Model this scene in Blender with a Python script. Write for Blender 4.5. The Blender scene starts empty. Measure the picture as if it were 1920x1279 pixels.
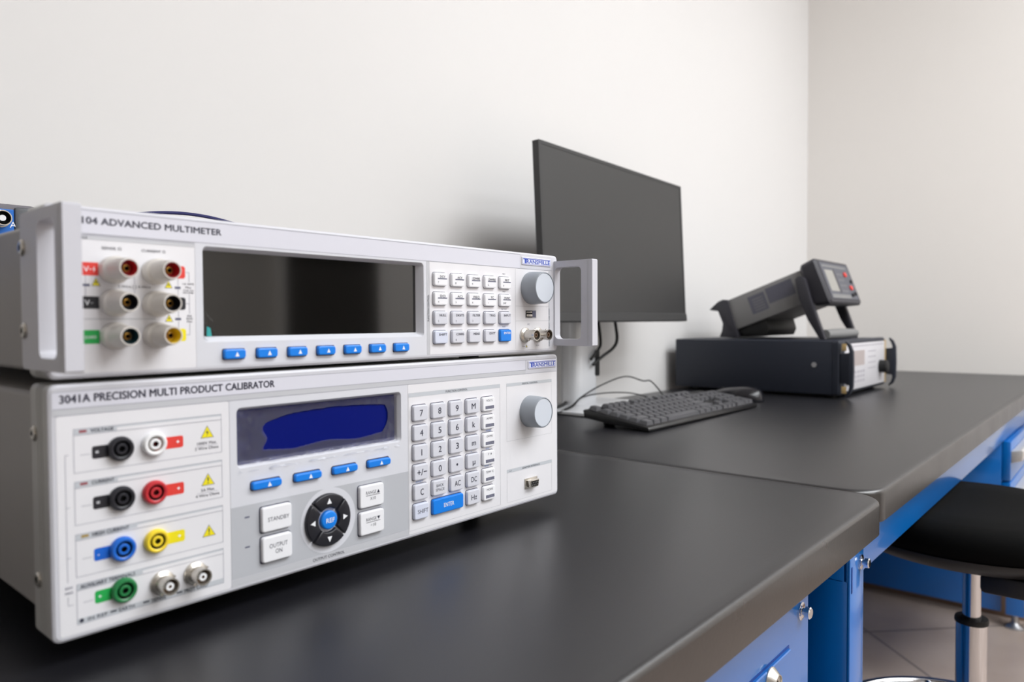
import bpy, bmesh, math, random
from mathutils import Vector, Matrix
random.seed(7)
C = bpy.context.scene.collection
PI = math.pi
Z0 = 0.80            # height of the lower edge of the calibrator's front panel above the floor
BT = Z0 - 0.014      # top of the benches
# ------------------------------------------------------------------ camera
F = 1363.818
yaw, pitch, roll = 0.86026, 0.02714, -0.00522
d = Vector((math.sin(yaw)*math.cos(pitch), math.cos(yaw)*math.cos(pitch), -math.sin(pitch)))
r = Vector((math.cos(yaw), -math.sin(yaw), 0.0))
u = r.cross(d)
r2 = math.cos(roll)*r + math.sin(roll)*u
u2 = -math.sin(roll)*r + math.cos(roll)*u
cam = bpy.data.cameras.new('camera'); co = bpy.data.objects.new('camera', cam); C.objects.link(co)
co.matrix_world = Matrix(((r2.x, u2.x, -d.x, -0.12563), (r2.y, u2.y, -d.y, -0.42048), (r2.z, u2.z, -d.z, Z0+0.16601), (0, 0, 0, 1)))
cam.sensor_width = 36.0; cam.lens = F*36.0/1920.0
cam.clip_start = 0.01; cam.clip_end = 50
cam.dof.use_dof = True; cam.dof.focus_distance = 0.665; cam.dof.aperture_fstop = 6.4; cam.dof.aperture_blades = 9
bpy.context.scene.camera = co
# ------------------------------------------------------------------ view and light
sc = bpy.context.scene
sc.view_settings.view_transform = 'Standard'; sc.view_settings.look = 'None'
sc.view_settings.gamma = 1.0; sc.view_settings.use_curve_mapping = False
sc.view_settings.exposure = 0.28
w = bpy.data.worlds.new('world'); sc.world = w; w.use_nodes = True
w.node_tree.nodes['Background'].inputs[0].default_value = (0.9, 0.95, 1.0, 1)
w.node_tree.nodes['Background'].inputs[1].default_value = 0.3
def ceiling_lamp(x, y, sx, sy, watts, col=(0.95, 0.982, 1.01)):
    l = bpy.data.lights.new('ceiling_panel_lamp', 'AREA'); l.shape = 'RECTANGLE'; l.size = sx; l.size_y = sy
    l.energy = watts; l.color = col
    o = bpy.data.objects.new('ceiling_panel_lamp', l); C.objects.link(o); o.location = (x, y, 2.735)
    return o
LAMPS = [(0.75, -1.55), (2.0, -1.55), (0.9, -3.2), (-1.3, -2.8)]
for (lx, ly), wt in zip(LAMPS, (40, 41, 34, 4)):
    ceiling_lamp(lx, ly, 1.7, 1.1, wt)

# ------------------------------------------------------------------ materials
def lin(c):
    return tuple(((v/255.0+0.055)/1.055)**2.4 if v/255.0 > 0.04045 else v/255.0/12.92 for v in c)
def mat(name, rgb, rough=0.5, metal=0.0, spec=0.5, bump=0.0, bscale=400.0, var=0.0, vscale=3.0, coat=0.0, coatr=0.1, rvar=0.0, speck=None):
    m = bpy.data.materials.new(name); m.use_nodes = True
    nt = m.node_tree; b = nt.nodes['Principled BSDF']; L = nt.links
    c = lin(rgb)
    b.inputs['Base Color'].default_value = (*c, 1)
    b.inputs['Roughness'].default_value = rough; b.inputs['Metallic'].default_value = metal
    b.inputs['Specular IOR Level'].default_value = spec
    b.inputs['Coat Weight'].default_value = coat; b.inputs['Coat Roughness'].default_value = coatr
    tc = nt.nodes.new('ShaderNodeTexCoord')
    if var > 0 or speck:
        n = nt.nodes.new('ShaderNodeTexNoise'); n.inputs['Scale'].default_value = vscale; n.inputs['Detail'].default_value = 5
        L.new(tc.outputs['Object'], n.inputs['Vector'])
        mr = nt.nodes.new('ShaderNodeMapRange'); L.new(n.outputs['Fac'], mr.inputs['Value'])
        mr.inputs['From Min'].default_value = 0.3; mr.inputs['From Max'].default_value = 0.7
        mr.inputs['To Min'].default_value = 1-var; mr.inputs['To Max'].default_value = 1+var
        vm = nt.nodes.new('ShaderNodeVectorMath'); vm.operation = 'SCALE'; vm.inputs[0].default_value = c
        L.new(mr.outputs['Result'], vm.inputs['Scale'])
        src = vm.outputs['Vector']
        if speck:
            n2 = nt.nodes.new('ShaderNodeTexNoise'); n2.inputs['Scale'].default_value = speck[0]; n2.inputs['Detail'].default_value = 1
            L.new(tc.outputs['Object'], n2.inputs['Vector'])
            m2 = nt.nodes.new('ShaderNodeMapRange'); L.new(n2.outputs['Fac'], m2.inputs['Value'])
            m2.inputs['From Min'].default_value = speck[1]; m2.inputs['From Max'].default_value = speck[1]+0.05
            mx = nt.nodes.new('ShaderNodeMix'); mx.data_type = 'RGBA'
            L.new(m2.outputs['Result'], mx.inputs['Factor']); L.new(src, mx.inputs['A']); mx.inputs['B'].default_value = (*lin(speck[2]), 1)
            src = mx.outputs['Result']
        L.new(src, b.inputs['Base Color'])
    if rvar > 0:
        n = nt.nodes.new('ShaderNodeTexNoise'); n.inputs['Scale'].default_value = vscale*1.7; n.inputs['Detail'].default_value = 6
        L.new(tc.outputs['Object'], n.inputs['Vector'])
        mr = nt.nodes.new('ShaderNodeMapRange'); L.new(n.outputs['Fac'], mr.inputs['Value'])
        mr.inputs['To Min'].default_value = rough-rvar; mr.inputs['To Max'].default_value = rough+rvar
        L.new(mr.outputs['Result'], b.inputs['Roughness'])
    if bump > 0:
        n = nt.nodes.new('ShaderNodeTexNoise'); n.inputs['Scale'].default_value = bscale; n.inputs['Detail'].default_value = 2
        L.new(tc.outputs['Object'], n.inputs['Vector'])
        bp = nt.nodes.new('ShaderNodeBump'); bp.inputs['Strength'].default_value = bump; bp.inputs['Distance'].default_value = 0.0005
        L.new(n.outputs['Fac'], bp.inputs['Height']); L.new(bp.outputs['Normal'], b.inputs['Normal'])
    return m
M = {}
def dm(k, *a, **kw): M[k] = mat(k, *a, **kw)
dm('wall_paint', (229, 227, 226), 0.75, bump=0.25, bscale=90, var=0.012, vscale=1.3)
dm('wall_paint_end', (237, 233, 229), 0.75, bump=0.25, bscale=90, var=0.012, vscale=1.3)
dm('ceiling_paint', (235, 235, 232), 0.9)
dm('reflected_dark', (30, 27, 26), 0.5)
dm('room_paint', (206, 200, 192), 0.9)
dm('laminate_black', (22, 22, 27), 0.36, spec=0.8, bump=0.12, bscale=900, var=0.03, vscale=14, rvar=0.0, speck=(1400, 0.83, (150, 150, 150)))
dm('slab_edge', (44, 40, 38), 0.3, spec=0.8, bump=0.15, bscale=300, var=0.12, vscale=9, rvar=0.06)
dm('panel_grey', (206, 206, 213), 0.42, bump=0.1, bscale=1500)
dm('panel_strip', (217, 217, 227), 0.4)
dm('panel_band', (196, 197, 202), 0.4)
dm('panel_white', (230, 229, 233), 0.38)
dm('panel_mid', (216, 217, 224), 0.4)
dm('panel_zone', (187, 189, 195), 0.4)
dm('panel_line', (165, 166, 176), 0.5)
dm('printed_band', (196, 200, 206), 0.45)
dm('ink', (42, 42, 62), 0.5)
dm('ink_grey', (96, 98, 120), 0.5)
dm('ink_blue', (96, 140, 214), 0.5)
dm('ink_white', (245, 246, 250), 0.5)
dm('ink_red', (150, 60, 70), 0.5)
dm('ink_ochre', (170, 140, 60), 0.5)
dm('gap', (74, 74, 90), 0.6)
dm('case_grey', (158, 155, 153), 0.5, bump=0.25, bscale=700, var=0.02)
dm('case_top', (60, 60, 62), 0.6)
dm('bezel_side', (186, 186, 184), 0.42, bump=0.1, bscale=900)
dm('handle_metal', (204, 204, 212), 0.4, bump=0.08, bscale=900)
dm('key_grey', (214, 215, 224), 0.4)
dm('key_white', (240, 240, 244), 0.38)
dm('key_pale', (214, 219, 236), 0.4)
dm('key_blue', (0, 128, 232), 0.36)
dm('key_black', (26, 26, 34), 0.38)
dm('knob_grey', (158, 164, 172), 0.42)
dm('knob_face', (206, 212, 222), 0.4)
dm('knob_ring', (140, 146, 154), 0.35)
dm('plastic_white', (244, 244, 245), 0.35)
dm('post_plastic', (214, 209, 203), 0.36)
dm('jack_black', (30, 30, 38), 0.4)
dm('jack_red', (196, 44, 52), 0.35)
dm('jack_blue', (24, 104, 205), 0.35)
dm('jack_yellow', (246, 216, 50), 0.35)
dm('jack_green', (34, 122, 66), 0.35)
dm('jack_teal', (28, 66, 72), 0.35)
dm('tag_red', (226, 62, 54), 0.4)
dm('tag_green', (30, 170, 78), 0.4)
dm('tag_yellow', (240, 224, 20), 0.4)
dm('tag_blue', (10, 98, 205), 0.4)
dm('hole_dark', (8, 8, 10), 0.7)
dm('brass', (150, 112, 50), 0.35, metal=0.9)
dm('nickel', (205, 200, 192), 0.26, metal=0.85)
dm('bnc_inner', (112, 92, 76), 0.5, metal=0.5)
dm('chrome', (226, 226, 230), 0.1, metal=1.0)
dm('steel', (190, 190, 192), 0.3, metal=0.9)
dm('lcd_blue', (0, 18, 112), 0.4, spec=0.12)
dm('lcd_dark', (12, 11, 10), 0.06, spec=1.0)
dm('badge_white', (238, 240, 252), 0.35)
dm('badge_blue', (34, 74, 186), 0.4)
dm('badge_line', (120, 120, 190), 0.4)
dm('teal_tape', (30, 150, 150), 0.4)
dm('scope_blue', (10, 104, 196), 0.45)
dm('scope_dark', (92, 88, 96), 0.5)
dm('scope_end', (84, 86, 90), 0.5)
dm('cable_navy', (26, 28, 92), 0.4)
dm('rubber_black', (14, 14, 15), 0.6)
dm('monitor_plastic', (52, 52, 53), 0.5, bump=0.2, bscale=900)
dm('monitor_screen', (44, 44, 45), 0.42, spec=0.6)
dm('stand_silver', (214, 215, 218), 0.3, metal=0.25)
dm('keyboard_body', (16, 16, 18), 0.33)
dm('keyboard_key', (78, 78, 82), 0.42)
dm('mouse_gloss', (22, 22, 28), 0.22)
dm('box_dark', (30, 35, 48), 0.55, bump=0.2, bscale=500)
dm('box_panel', (208, 206, 210), 0.45)
dm('box_print', (176, 172, 180), 0.5)
dm('box_display', (180, 168, 166), 0.4)
dm('gold', (214, 184, 128), 0.35, metal=0.4)
dm('meter_body', (134, 133, 133), 0.5, bump=0.2, bscale=500)
dm('meter_dark', (52, 51, 58), 0.5)
dm('meter_label', (98, 98, 110), 0.5)
dm('meter_face', (84, 86, 96), 0.45)
dm('meter_display', (158, 156, 150), 0.35)
dm('meter_grip', (128, 128, 128), 0.5)
dm('steel_blue', (0, 108, 192), 0.3, spec=0.5, coat=0.8, coatr=0.08)
dm('seam_blue', (0, 60, 140), 0.5)
dm('drawer_pull', (205, 200, 194), 0.35, metal=0.2)
dm('seat_black', (6, 6, 6), 0.85, spec=0.1, bump=0.3, bscale=300)
dm('seat_shell', (24, 22, 24), 0.5)
dm('skirting', (150, 122, 100), 0.6)
def glassy(name, tint, fac, rough, haze=0.0):
    m = bpy.data.materials.new(name); m.use_nodes = True; nt = m.node_tree
    for n in list(nt.nodes): nt.nodes.remove(n)
    o = nt.nodes.new('ShaderNodeOutputMaterial'); t = nt.nodes.new('ShaderNodeBsdfTransparent'); g = nt.nodes.new('ShaderNodeBsdfGlossy')
    t.inputs[0].default_value = (*tint, 1); g.inputs['Roughness'].default_value = rough
    mx = nt.nodes.new('ShaderNodeMixShader'); fr = nt.nodes.new('ShaderNodeFresnel'); fr.inputs['IOR'].default_value = fac
    nt.links.new(fr.outputs[0], mx.inputs[0]); nt.links.new(t.outputs[0], mx.inputs[1]); nt.links.new(g.outputs[0], mx.inputs[2]); nt.links.new(mx.outputs[0], o.inputs[0])
    if haze > 0:
        df = nt.nodes.new('ShaderNodeBsdfDiffuse'); df.inputs[0].default_value = (0.85, 0.85, 0.9, 1); m2 = nt.nodes.new('ShaderNodeMixShader'); m2.inputs[0].default_value = haze
        nt.links.new(mx.outputs[0], m2.inputs[1]); nt.links.new(df.outputs[0], m2.inputs[2]); nt.links.new(m2.outputs[0], o.inputs[0])
    M[name] = m
glassy('film', (0.98, 0.98, 0.99), 1.08, 0.06)
glassy('film_lifted', (0.97, 0.97, 0.98), 1.45, 0.12, 0.06)  # pale haze mixed into the material stands in for reflections off lifted film
glassy('film_fold', (0.97, 0.97, 0.98), 1.45, 0.09, 0.12)  # same painted haze, stronger along the lower fold
# tiled floor: large square tiles laid diagonally, with grout joints and stains
def floor_mat():
    m = bpy.data.materials.new('floor_tiles'); m.use_nodes = True; nt = m.node_tree; L = nt.links; b = nt.nodes['Principled BSDF']
    tc = nt.nodes.new('ShaderNodeTexCoord'); mp = nt.nodes.new('ShaderNodeMapping'); mp.inputs['Rotation'].default_value = (0, 0, math.radians(44))
    mp.inputs['Location'].default_value = (0.12, 0.31, 0)
    L.new(tc.outputs['Object'], mp.inputs[0])
    br = nt.nodes.new('ShaderNodeTexBrick'); br.offset = 0.0; br.inputs['Scale'].default_value = 1.0
    br.inputs['Brick Width'].default_value = 0.6; br.inputs['Row Height'].default_value = 0.6; br.inputs['Mortar Size'].default_value = 0.0035
    br.inputs['Color1'].default_value = (*lin((178, 162, 152)), 1); br.inputs['Color2'].default_value = (*lin((170, 155, 145)), 1); br.inputs['Mortar'].default_value = (*lin((110, 102, 98)), 1)
    L.new(mp.outputs[0], br.inputs['Vector'])
    n = nt.nodes.new('ShaderNodeTexNoise'); n.inputs['Scale'].default_value = 5; n.inputs['Detail'].default_value = 7; L.new(tc.outputs['Object'], n.inputs['Vector'])
    mx = nt.nodes.new('ShaderNodeMix'); mx.data_type = 'RGBA'; mx.blend_type = 'MULTIPLY'; mx.inputs['Factor'].default_value = 0.5
    cr = nt.nodes.new('ShaderNodeValToRGB'); cr.color_ramp.elements[0].position = 0.3; cr.color_ramp.elements[0].color = (0.6, 0.55, 0.5, 1); cr.color_ramp.elements[1].position = 0.7
    L.new(n.outputs['Fac'], cr.inputs[0]); L.new(br.outputs['Color'], mx.inputs['A']); L.new(cr.outputs[0], mx.inputs['B'])
    L.new(mx.outputs['Result'], b.inputs['Base Color']); b.inputs['Roughness'].default_value = 0.35
    M['floor_tiles'] = m
floor_mat()

# ------------------------------------------------------------------ mesh helpers
def rrect(x0, x1, z0, z1, rad, n=4):
    rad = max(1e-5, min(rad, abs(x1-x0)/2-1e-6, abs(z1-z0)/2-1e-6)); P = []
    for cx, cz, a0 in ((x1-rad, z1-rad, 0), (x0+rad, z1-rad, 90), (x0+rad, z0+rad, 180), (x1-rad, z0+rad, 270)):
        for i in range(n+1):
            a = math.radians(a0+90.0*i/n); P.append((cx+rad*math.cos(a), cz+rad*math.sin(a)))
    return P
def circ(cx, cz, rad, n=32, a0=0.0):
    return [(cx+rad*math.cos(a0+2*PI*i/n), cz+rad*math.sin(a0+2*PI*i/n)) for i in range(n)]
class MB:
    def __init__(s, mats, X=None):
        s.bm = bmesh.new(); s.mats = [mats] if isinstance(mats, str) else list(mats); s.X = X
    def mi(s, m):
        if m is None: return 0
        if m not in s.mats: s.mats.append(m)
        return s.mats.index(m)
    def add(s, verts, faces, m=None):
        k = s.mi(m); vs = [s.bm.verts.new(v) for v in verts]
        for f in faces:
            try: fc = s.bm.faces.new([vs[i] for i in f]); fc.material_index = k
            except ValueError: pass
        return vs
    def flat(s, pts, y, m=None):                      # flat polygon on a panel facing -Y
        s.add([(p[0], y, p[1]) for p in pts], [tuple(range(len(pts)))][:1] if False else [tuple(reversed(range(len(pts))))] if area(pts) < 0 else [tuple(range(len(pts)))], m)
    def rect(s, x0, x1, z0, z1, y, m=None): s.flat([(x0, z0), (x1, z0), (x1, z1), (x0, z1)], y, m)
    def line(s, x0, z0, x1, z1, t, y, m=None):
        dx, dz = x1-x0, z1-z0; l = math.hypot(dx, dz) or 1; nx, nz = -dz/l*t/2, dx/l*t/2
        s.flat([(x0-nx, z0-nz), (x1-nx, z1-nz), (x1+nx, z1+nz), (x0+nx, z0+nz)], y, m)
    def frame(s, x0, x1, z0, z1, t, y, m=None):
        s.rect(x0, x1, z0, z0+t, y, m); s.rect(x0, x1, z1-t, z1, y, m); s.rect(x0, x0+t, z0+t, z1-t, y, m); s.rect(x1-t, x1, z0+t, z1-t, y, m)
    def holed(s, outer, holes, y, m=None):             # flat panel with holes, facing -Y
        t = bmesh.new(); es = []
        for loop in [outer]+holes:
            vs = [t.verts.new((p[0], y, p[1])) for p in loop]
            es += [t.edges.new((vs[i], vs[(i+1) % len(vs)])) for i in range(len(vs))]
        bmesh.ops.triangle_fill(t, edges=es, use_beauty=True, use_dissolve=False)
        for f in t.faces:
            f.normal_update()
            if f.normal.y > 0: f.normal_flip()
        t.verts.index_update()
        s.add([v.co.copy() for v in t.verts], [tuple(v.index for v in f.verts) for f in t.faces], m); t.free()
    def loft(s, loops, m=None, cap0=True, cap1=True, ms=None):   # list of closed loops of equal length
        n = len(loops[0]); vs = [v for l in loops for v in l]; F_ = []
        for k in range(len(loops)-1):
            for i in range(n):
                j = (i+1) % n; F_.append((k*n+i, k*n+j, (k+1)*n+j, (k+1)*n+i))
        if ms:
            for k in range(len(loops)-1):
                s.add(list(loops[k])+list(loops[k+1]), [(i, (i+1) % n, n+(i+1) % n, n+i) for i in range(n)], ms[k])
            if cap0: s.add(loops[0], [tuple(reversed(range(n)))], ms[0])
            if cap1: s.add(loops[-1], [tuple(range(n))], ms[-1])
            return
        if cap0: F_.append(tuple(reversed(range(n))))
        if cap1: F_.append(tuple(range((len(loops)-1)*n, len(loops)*n)))
        s.add(vs, F_, m)
    def loftY(s, secs, m=None, cap0=True, cap1=True, ms=None, n=4):   # (y, x0, x1, z0, z1, rad)
        s.loft([[(p[0], y, p[1]) for p in rrect(x0, x1, z0, z1, rd, n)] for (y, x0, x1, z0, z1, rd) in secs], m, cap0, cap1, ms)
    def loftZ(s, secs, m=None, cap0=True, cap1=True, ms=None, n=5):   # (z, x0, x1, y0, y1, rad)
        s.loft([[(p[0], p[1], z) for p in rrect(x0, x1, y0, y1, rd, n)] for (z, x0, x1, y0, y1, rd) in secs], m, cap0, cap1, ms)
    def box(s, x0, x1, y0, y1, z0, z1, bev=0.0, m=None, seg=2):
        t = bmesh.new(); bmesh.ops.create_cube(t, size=1.0)
        for v in t.verts: v.co = Vector(((x0+x1)/2+v.co.x*(x1-x0), (y0+y1)/2+v.co.y*(y1-y0), (z0+z1)/2+v.co.z*(z1-z0)))
        if bev > 0: bmesh.ops.bevel(t, geom=t.edges[:], offset=bev, segments=seg, affect='EDGES', profile=0.5)
        t.verts.index_update(); s.add([v.co.copy() for v in t.verts], [tuple(v.index for v in f.verts) for f in t.faces], m); t.free()
    def prism(s, pts, a0, a1, axis='x', bev=0.0, m=None):   # pts in the plane across axis: x->(y,z), y->(x,z), z->(x,y)
        def P(p, a): return {'x': (a, p[0], p[1]), 'y': (p[0], a, p[1]), 'z': (p[0], p[1], a)}[axis]
        t = bmesh.new(); A = [t.verts.new(P(p, a0)) for p in pts]; B = [t.verts.new(P(p, a1)) for p in pts]; n = len(pts)
        t.faces.new(A); t.faces.new(B)
        for i in range(n): t.faces.new((A[i], A[(i+1) % n], B[(i+1) % n], B[i]))
        bmesh.ops.recalc_face_normals(t, faces=t.faces[:])
        if bev > 0: bmesh.ops.bevel(t, geom=t.edges[:], offset=bev, segments=2, affect='EDGES', profile=0.5)
        t.verts.index_update(); s.add([v.co.copy() for v in t.verts], [tuple(v.index for v in f.verts) for f in t.faces], m); t.free()
    def lathe(s, c, ax, prof, n=32, m=None, ms=None, cap0=False, cap1=True):   # prof: (radius, distance along ax)
        c = Vector(c); ax = Vector(ax).normalized(); h = Vector((0, 0, 1)) if abs(ax.z) < 0.9 else Vector((1, 0, 0))
        e1 = ax.cross(h).normalized(); e2 = ax.cross(e1)
        loops = [[c+ax*t+(e1*math.cos(2*PI*i/n)+e2*math.sin(2*PI*i/n))*max(rr, 1e-5) for i in range(n)] for rr, t in prof]
        s.loft(loops, m, cap0, cap1, ms)
    def tube(s, pts, rad, n=10, m=None, close=False):
        P = [Vector(p) for p in pts]; loops = []; e1 = None
        for i, p in enumerate(P):
            a = P[max(i-1, 0)]; b = P[min(i+1, len(P)-1)]
            if close: a = P[i-1]; b = P[(i+1) % len(P)]
            tg = (b-a).normalized()
            if e1 is None: e1 = tg.orthogonal().normalized()
            else: e1 = (e1-tg*e1.dot(tg)).normalized()
            e2 = tg.cross(e1); rr = rad[i] if isinstance(rad, (list, tuple)) else rad
            loops.append([p+(e1*math.cos(2*PI*k/n)+e2*math.sin(2*PI*k/n))*rr for k in range(n)])
        if close: loops.append(loops[0])
        s.loft(loops, m, not close, not close)
    def text(s, t, x0, z0, x1=None, h=0.003, y=0.0, m='ink', bold=0.0, slant=0.0, center=False, rot=0, frm=None):
        vs, fs, (bx0, bx1, cap) = glyphs(t, 0.0)
        sz = h/cap; sx = sz if x1 is None else (x1-x0)/(bx1-bx0)
        wdt = (bx1-bx0)*sx; off = -wdt/2 if center else 0.0; out = []
        for v in vs:
            a = (v[0]-bx0)*sx+off; b = v[1]*sz
            if rot == 90: a, b = -b, a
            out.append((x0+a, y, z0+b))
        s.add(out, fs, m)
        if bold > 0:
            k = bold*2.2*h
            for q_, (ox, oz) in enumerate(((k, 0), (-k, 0), (0, k*0.7), (0, -k*0.7))): s.add([(o[0]+ox, o[1]-0.000008*(q_+1), o[2]+oz) for o in out], fs, m)
    def build(s, name, parent=None, smooth=35, label=None):
        bm = s.bm; bmesh.ops.remove_doubles(bm, verts=bm.verts[:], dist=1e-6) if len(bm.verts) < 3000 and not getattr(s, 'nomerge', False) else None
        if s.X is not None: bmesh.ops.transform(bm, matrix=s.X, verts=bm.verts[:])
        me = bpy.data.meshes.new(name)
        lo = Vector((1e9,)*3); hi = Vector((-1e9,)*3)
        for v in bm.verts:
            for i in range(3): lo[i] = min(lo[i], v.co[i]); hi[i] = max(hi[i], v.co[i])
        c = (lo+hi)/2; bmesh.ops.translate(bm, vec=-c, verts=bm.verts[:])
        if getattr(s, 'recalc', False): bmesh.ops.recalc_face_normals(bm, faces=bm.faces[:])
        bm.to_mesh(me); bm.free()
        for k in s.mats: me.materials.append(M[k])
        if smooth:
            me.shade_smooth(); me.set_sharp_from_angle(angle=math.radians(smooth))
        o = bpy.data.objects.new(name, me); C.objects.link(o)
        if parent is not None:
            o.parent = parent; pw = Vector(parent.get('_w', (0, 0, 0))); o.location = c-pw; o['_w'] = list(c)
        else: o.location = c; o['_w'] = list(c)
        if label: o['label'] = label
        return o
def area(p): return sum(p[i][0]*p[(i+1) % len(p)][1]-p[(i+1) % len(p)][0]*p[i][1] for i in range(len(p)))
_g = {}
def glyphs(t, bold):
    k = (t, bold)
    if k in _g: return _g[k]
    def mesh_of(x):
        cu = bpy.data.curves.new('t', 'FONT'); cu.body = x; cu.size = 1.0; cu.offset = bold; cu.resolution_u = 3; cu.space_character = 1.02
        o = bpy.data.objects.new('t', cu); C.objects.link(o); dg = bpy.context.evaluated_depsgraph_get(); dg.update()
        me = bpy.data.meshes.new_from_object(o.evaluated_get(dg)); vs = [tuple(v.co) for v in me.vertices]; fs = [tuple(p.vertices) for p in me.polygons]
        bpy.data.objects.remove(o); bpy.data.curves.remove(cu); bpy.data.meshes.remove(me); return vs, fs
    if 'cap' not in _g: v, f = mesh_of('H'); _g['cap'] = max(q[1] for q in v)
    vs, fs = mesh_of(t); _g[k] = (vs, fs, (min(q[0] for q in vs), max(q[0] for q in vs), _g['cap'])); return _g[k]
def thing(name, label, cat, loc, group=None):
    o = bpy.data.objects.new(name, None); C.objects.link(o); o.location = loc; o.empty_display_size = 0.05
    o['label'] = label; o['category'] = cat; o['_w'] = list(loc)
    if group: o['group'] = group
    return o
def tag(o, label, cat, group=None):
    o['label'] = label; o['category'] = cat
    if group: o['group'] = group
    return o
def struct(o): o['kind'] = 'structure'; return o
def spline(P, n=8):
    P = [Vector(p) for p in P]; Q = []
    for i in range(len(P)-1):
        p0, p1, p2, p3 = P[max(i-1, 0)], P[i], P[i+1], P[min(i+2, len(P)-1)]
        for k in range(n):
            t = k/n; Q.append(0.5*((2*p1)+(-p0+p2)*t+(2*p0-5*p1+4*p2-p3)*t*t+(-p0+3*p1-3*p2+p3)*t**3))
    return Q+[P[-1]]
def T(x, y, z): return Matrix.Translation((x, y, z))
PX = T(0, 0, Z0)       # panel coordinates: x right, z up from the lower edge of the calibrator's panel, y = 0 its front

# ------------------------------------------------------------------ the room
YW, XE = 0.530, 2.690
XL, YF, HC = -3.4, -4.2, 2.75
b = MB('floor_tiles'); b.box(XL, XE, YF, YW, -0.05, 0.0); struct(b.build('floor', smooth=0))
b = MB('wall_paint'); b.box(XL, XE, YW, YW+0.1, 0.0, HC); struct(b.build('wall_back', smooth=0))
b = MB('wall_paint_end'); b.box(XE, XE+0.1, -3.05, YW+0.1, 0.0, HC); b.box(XE, XE+0.1, YF, -3.05, 2.1, HC); b.box(XE, XE+0.1, YF, -4.1, 0.0, 2.1); struct(b.build('wall_right', smooth=0))
b = MB('reflected_dark'); b.box(XE+0.03, XE+0.07, -4.1, -3.05, 0.0, 2.1); struct(b.build('reflected_dark_panel_1', smooth=0))  # unseen dark panel, added to darken the reflection in the multimeter's screen
b = MB('room_paint'); b.box(XL-0.1, XL, YF, YW+0.1, 0.0, HC); struct(b.build('wall_left', smooth=0))
b = MB('room_paint'); b.box(XL, XE, YF-0.1, YF, 0, HC); struct(b.build('wall_front', smooth=0))
b = MB('ceiling_paint'); b.box(XL, XE, YF, YW, HC, HC+0.05); struct(b.build('ceiling', smooth=0))
b = MB('skirting'); b.box(XL, XE, YW-0.012, YW, 0, 0.08, 0.003); struct(b.build('baseboard_back'))
b = MB('skirting'); b.box(XE-0.012, XE, YF, YW-0.012, 0, 0.08, 0.003); struct(b.build('baseboard_right'))

# ------------------------------------------------------------------ shared builders for the front panels
def key(parent, name, x0, x1, z0, z1, m, texts=(), h=0.0028, rad=0.0017, y0=0.0, label=None):
    b = MB([m], PX); e = 0.0007
    b.loftY([(y0+0.001, x0, x1, z0, z1, rad), (y0-h+e*1.1, x0+0.0002, x1-0.0002, z0+0.0002, z1-0.0002, rad), (y0-h+e*0.35, x0+e*0.5, x1-e*0.5, z0+e*0.5, z1-e*0.5, rad), (y0-h, x0+e*1.3, x1-e*1.3, z0+e*1.3, z1-e*1.3, rad*0.7)], m, cap0=False)
    for f in texts: f(b, y0-h-0.00008)
    b.recalc = False
    for fc in b.bm.faces: pass
    return b.build(name, parent, 22, label)
def tri_up(cx, cz, w_, h_): return [(cx-w_/2, cz-h_/2), (cx+w_/2, cz-h_/2), (cx, cz+h_/2)]
def screw(parent, x, y, z, r_=0.0042):
    b = MB(['nickel'], PX); b.lathe((x, y, z), (-1, 0, 0), [(r_, -0.001), (r_, 0.0006), (r_*0.8, 0.0013), (r_*0.42, 0.0014), (r_*0.4, -0.0004)], 24, ms=['nickel', 'nickel', 'nickel', 'hole_dark'])
    b.build('screw', parent)
def bnc(parent, x, y, z, L=0.0135, core='plastic_white'):
    b = MB('nickel', PX)
    b.lathe((x, y, z), (0, -1, 0), [(0.0068, -0.001), (0.0068, 0.0016), (0.0062, 0.0022), (0.0053, 0.0024), (0.0046, 0.003), (0.0046, L-0.003), (0.0049, L-0.0026), (0.0049, L), (0.0042, L), (0.0042, L-0.006), (0.0022, L-0.006), (0.0022, L-0.001), (0.0009, L-0.001), (0.0008, L-0.003)], 28,
            ms=['nickel']*9+['bnc_inner', core, core, 'brass'])
    for a in (0, PI): b.tube([(x+0.0045*math.cos(a+0.9), y-0.008, z+0.0045*math.sin(a+0.9)), (x+0.0062*math.cos(a+0.9), y-0.008, z+0.0062*math.sin(a+0.9))], 0.0009, 8)
    b.recalc = True
    return b.build('bnc_socket', parent)
def knob(parent, x, z, r_, L, y=0.0):
    b = MB('knob_grey', PX)
    b.lathe((x, y, z), (0, -1, 0), [(r_, 0.0), (r_, 0.004), (r_*0.965, L-0.0012), (r_*0.93, L-0.0002), (r_*0.89, L), (r_*0.872, L-0.0006), (r_*0.855, L-0.0004), (r_*0.4, L-0.0004)], 64, ms=['knob_grey', 'knob_grey', 'knob_grey', 'knob_ring', 'knob_ring', 'knob_face', 'knob_face'])
    return b.build('rotary_knob', parent, label='grey rotary knob with paler flat face')
def badge(parent, x0, x1, z0, z1, y):
    b = MB('badge_white', PX); b.box(x0, x1, y-0.0006, y+0.0004, z0, z1, 0.0003)
    b.frame(x0+0.0007, x1-0.0007, z0+0.0006, z1-0.0006, 0.00035, y-0.00068, 'badge_line')
    hh = (z1-z0)*0.56; zz = z0+(z1-z0)*0.22
    b.rect(x0+0.0016, x0+0.0078, zz+hh*0.86, zz+hh*1.08, y-0.0007, 'badge_blue'); b.rect(x0+0.0034, x0+0.0056, zz-hh*0.05, zz+hh*0.9, y-0.0007, 'badge_blue')
    b.text('RANSMILLE', x0+0.0062, zz, x1-0.002, hh*0.86, y-0.0007, 'badge_blue', bold=0.022)
    b.line(x0+0.0078, zz+hh*1.0, x1-0.0016, zz+hh*1.0, 0.0005, y-0.0007, 'badge_blue')
    return b.build('brand_badge', parent, 0)
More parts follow.
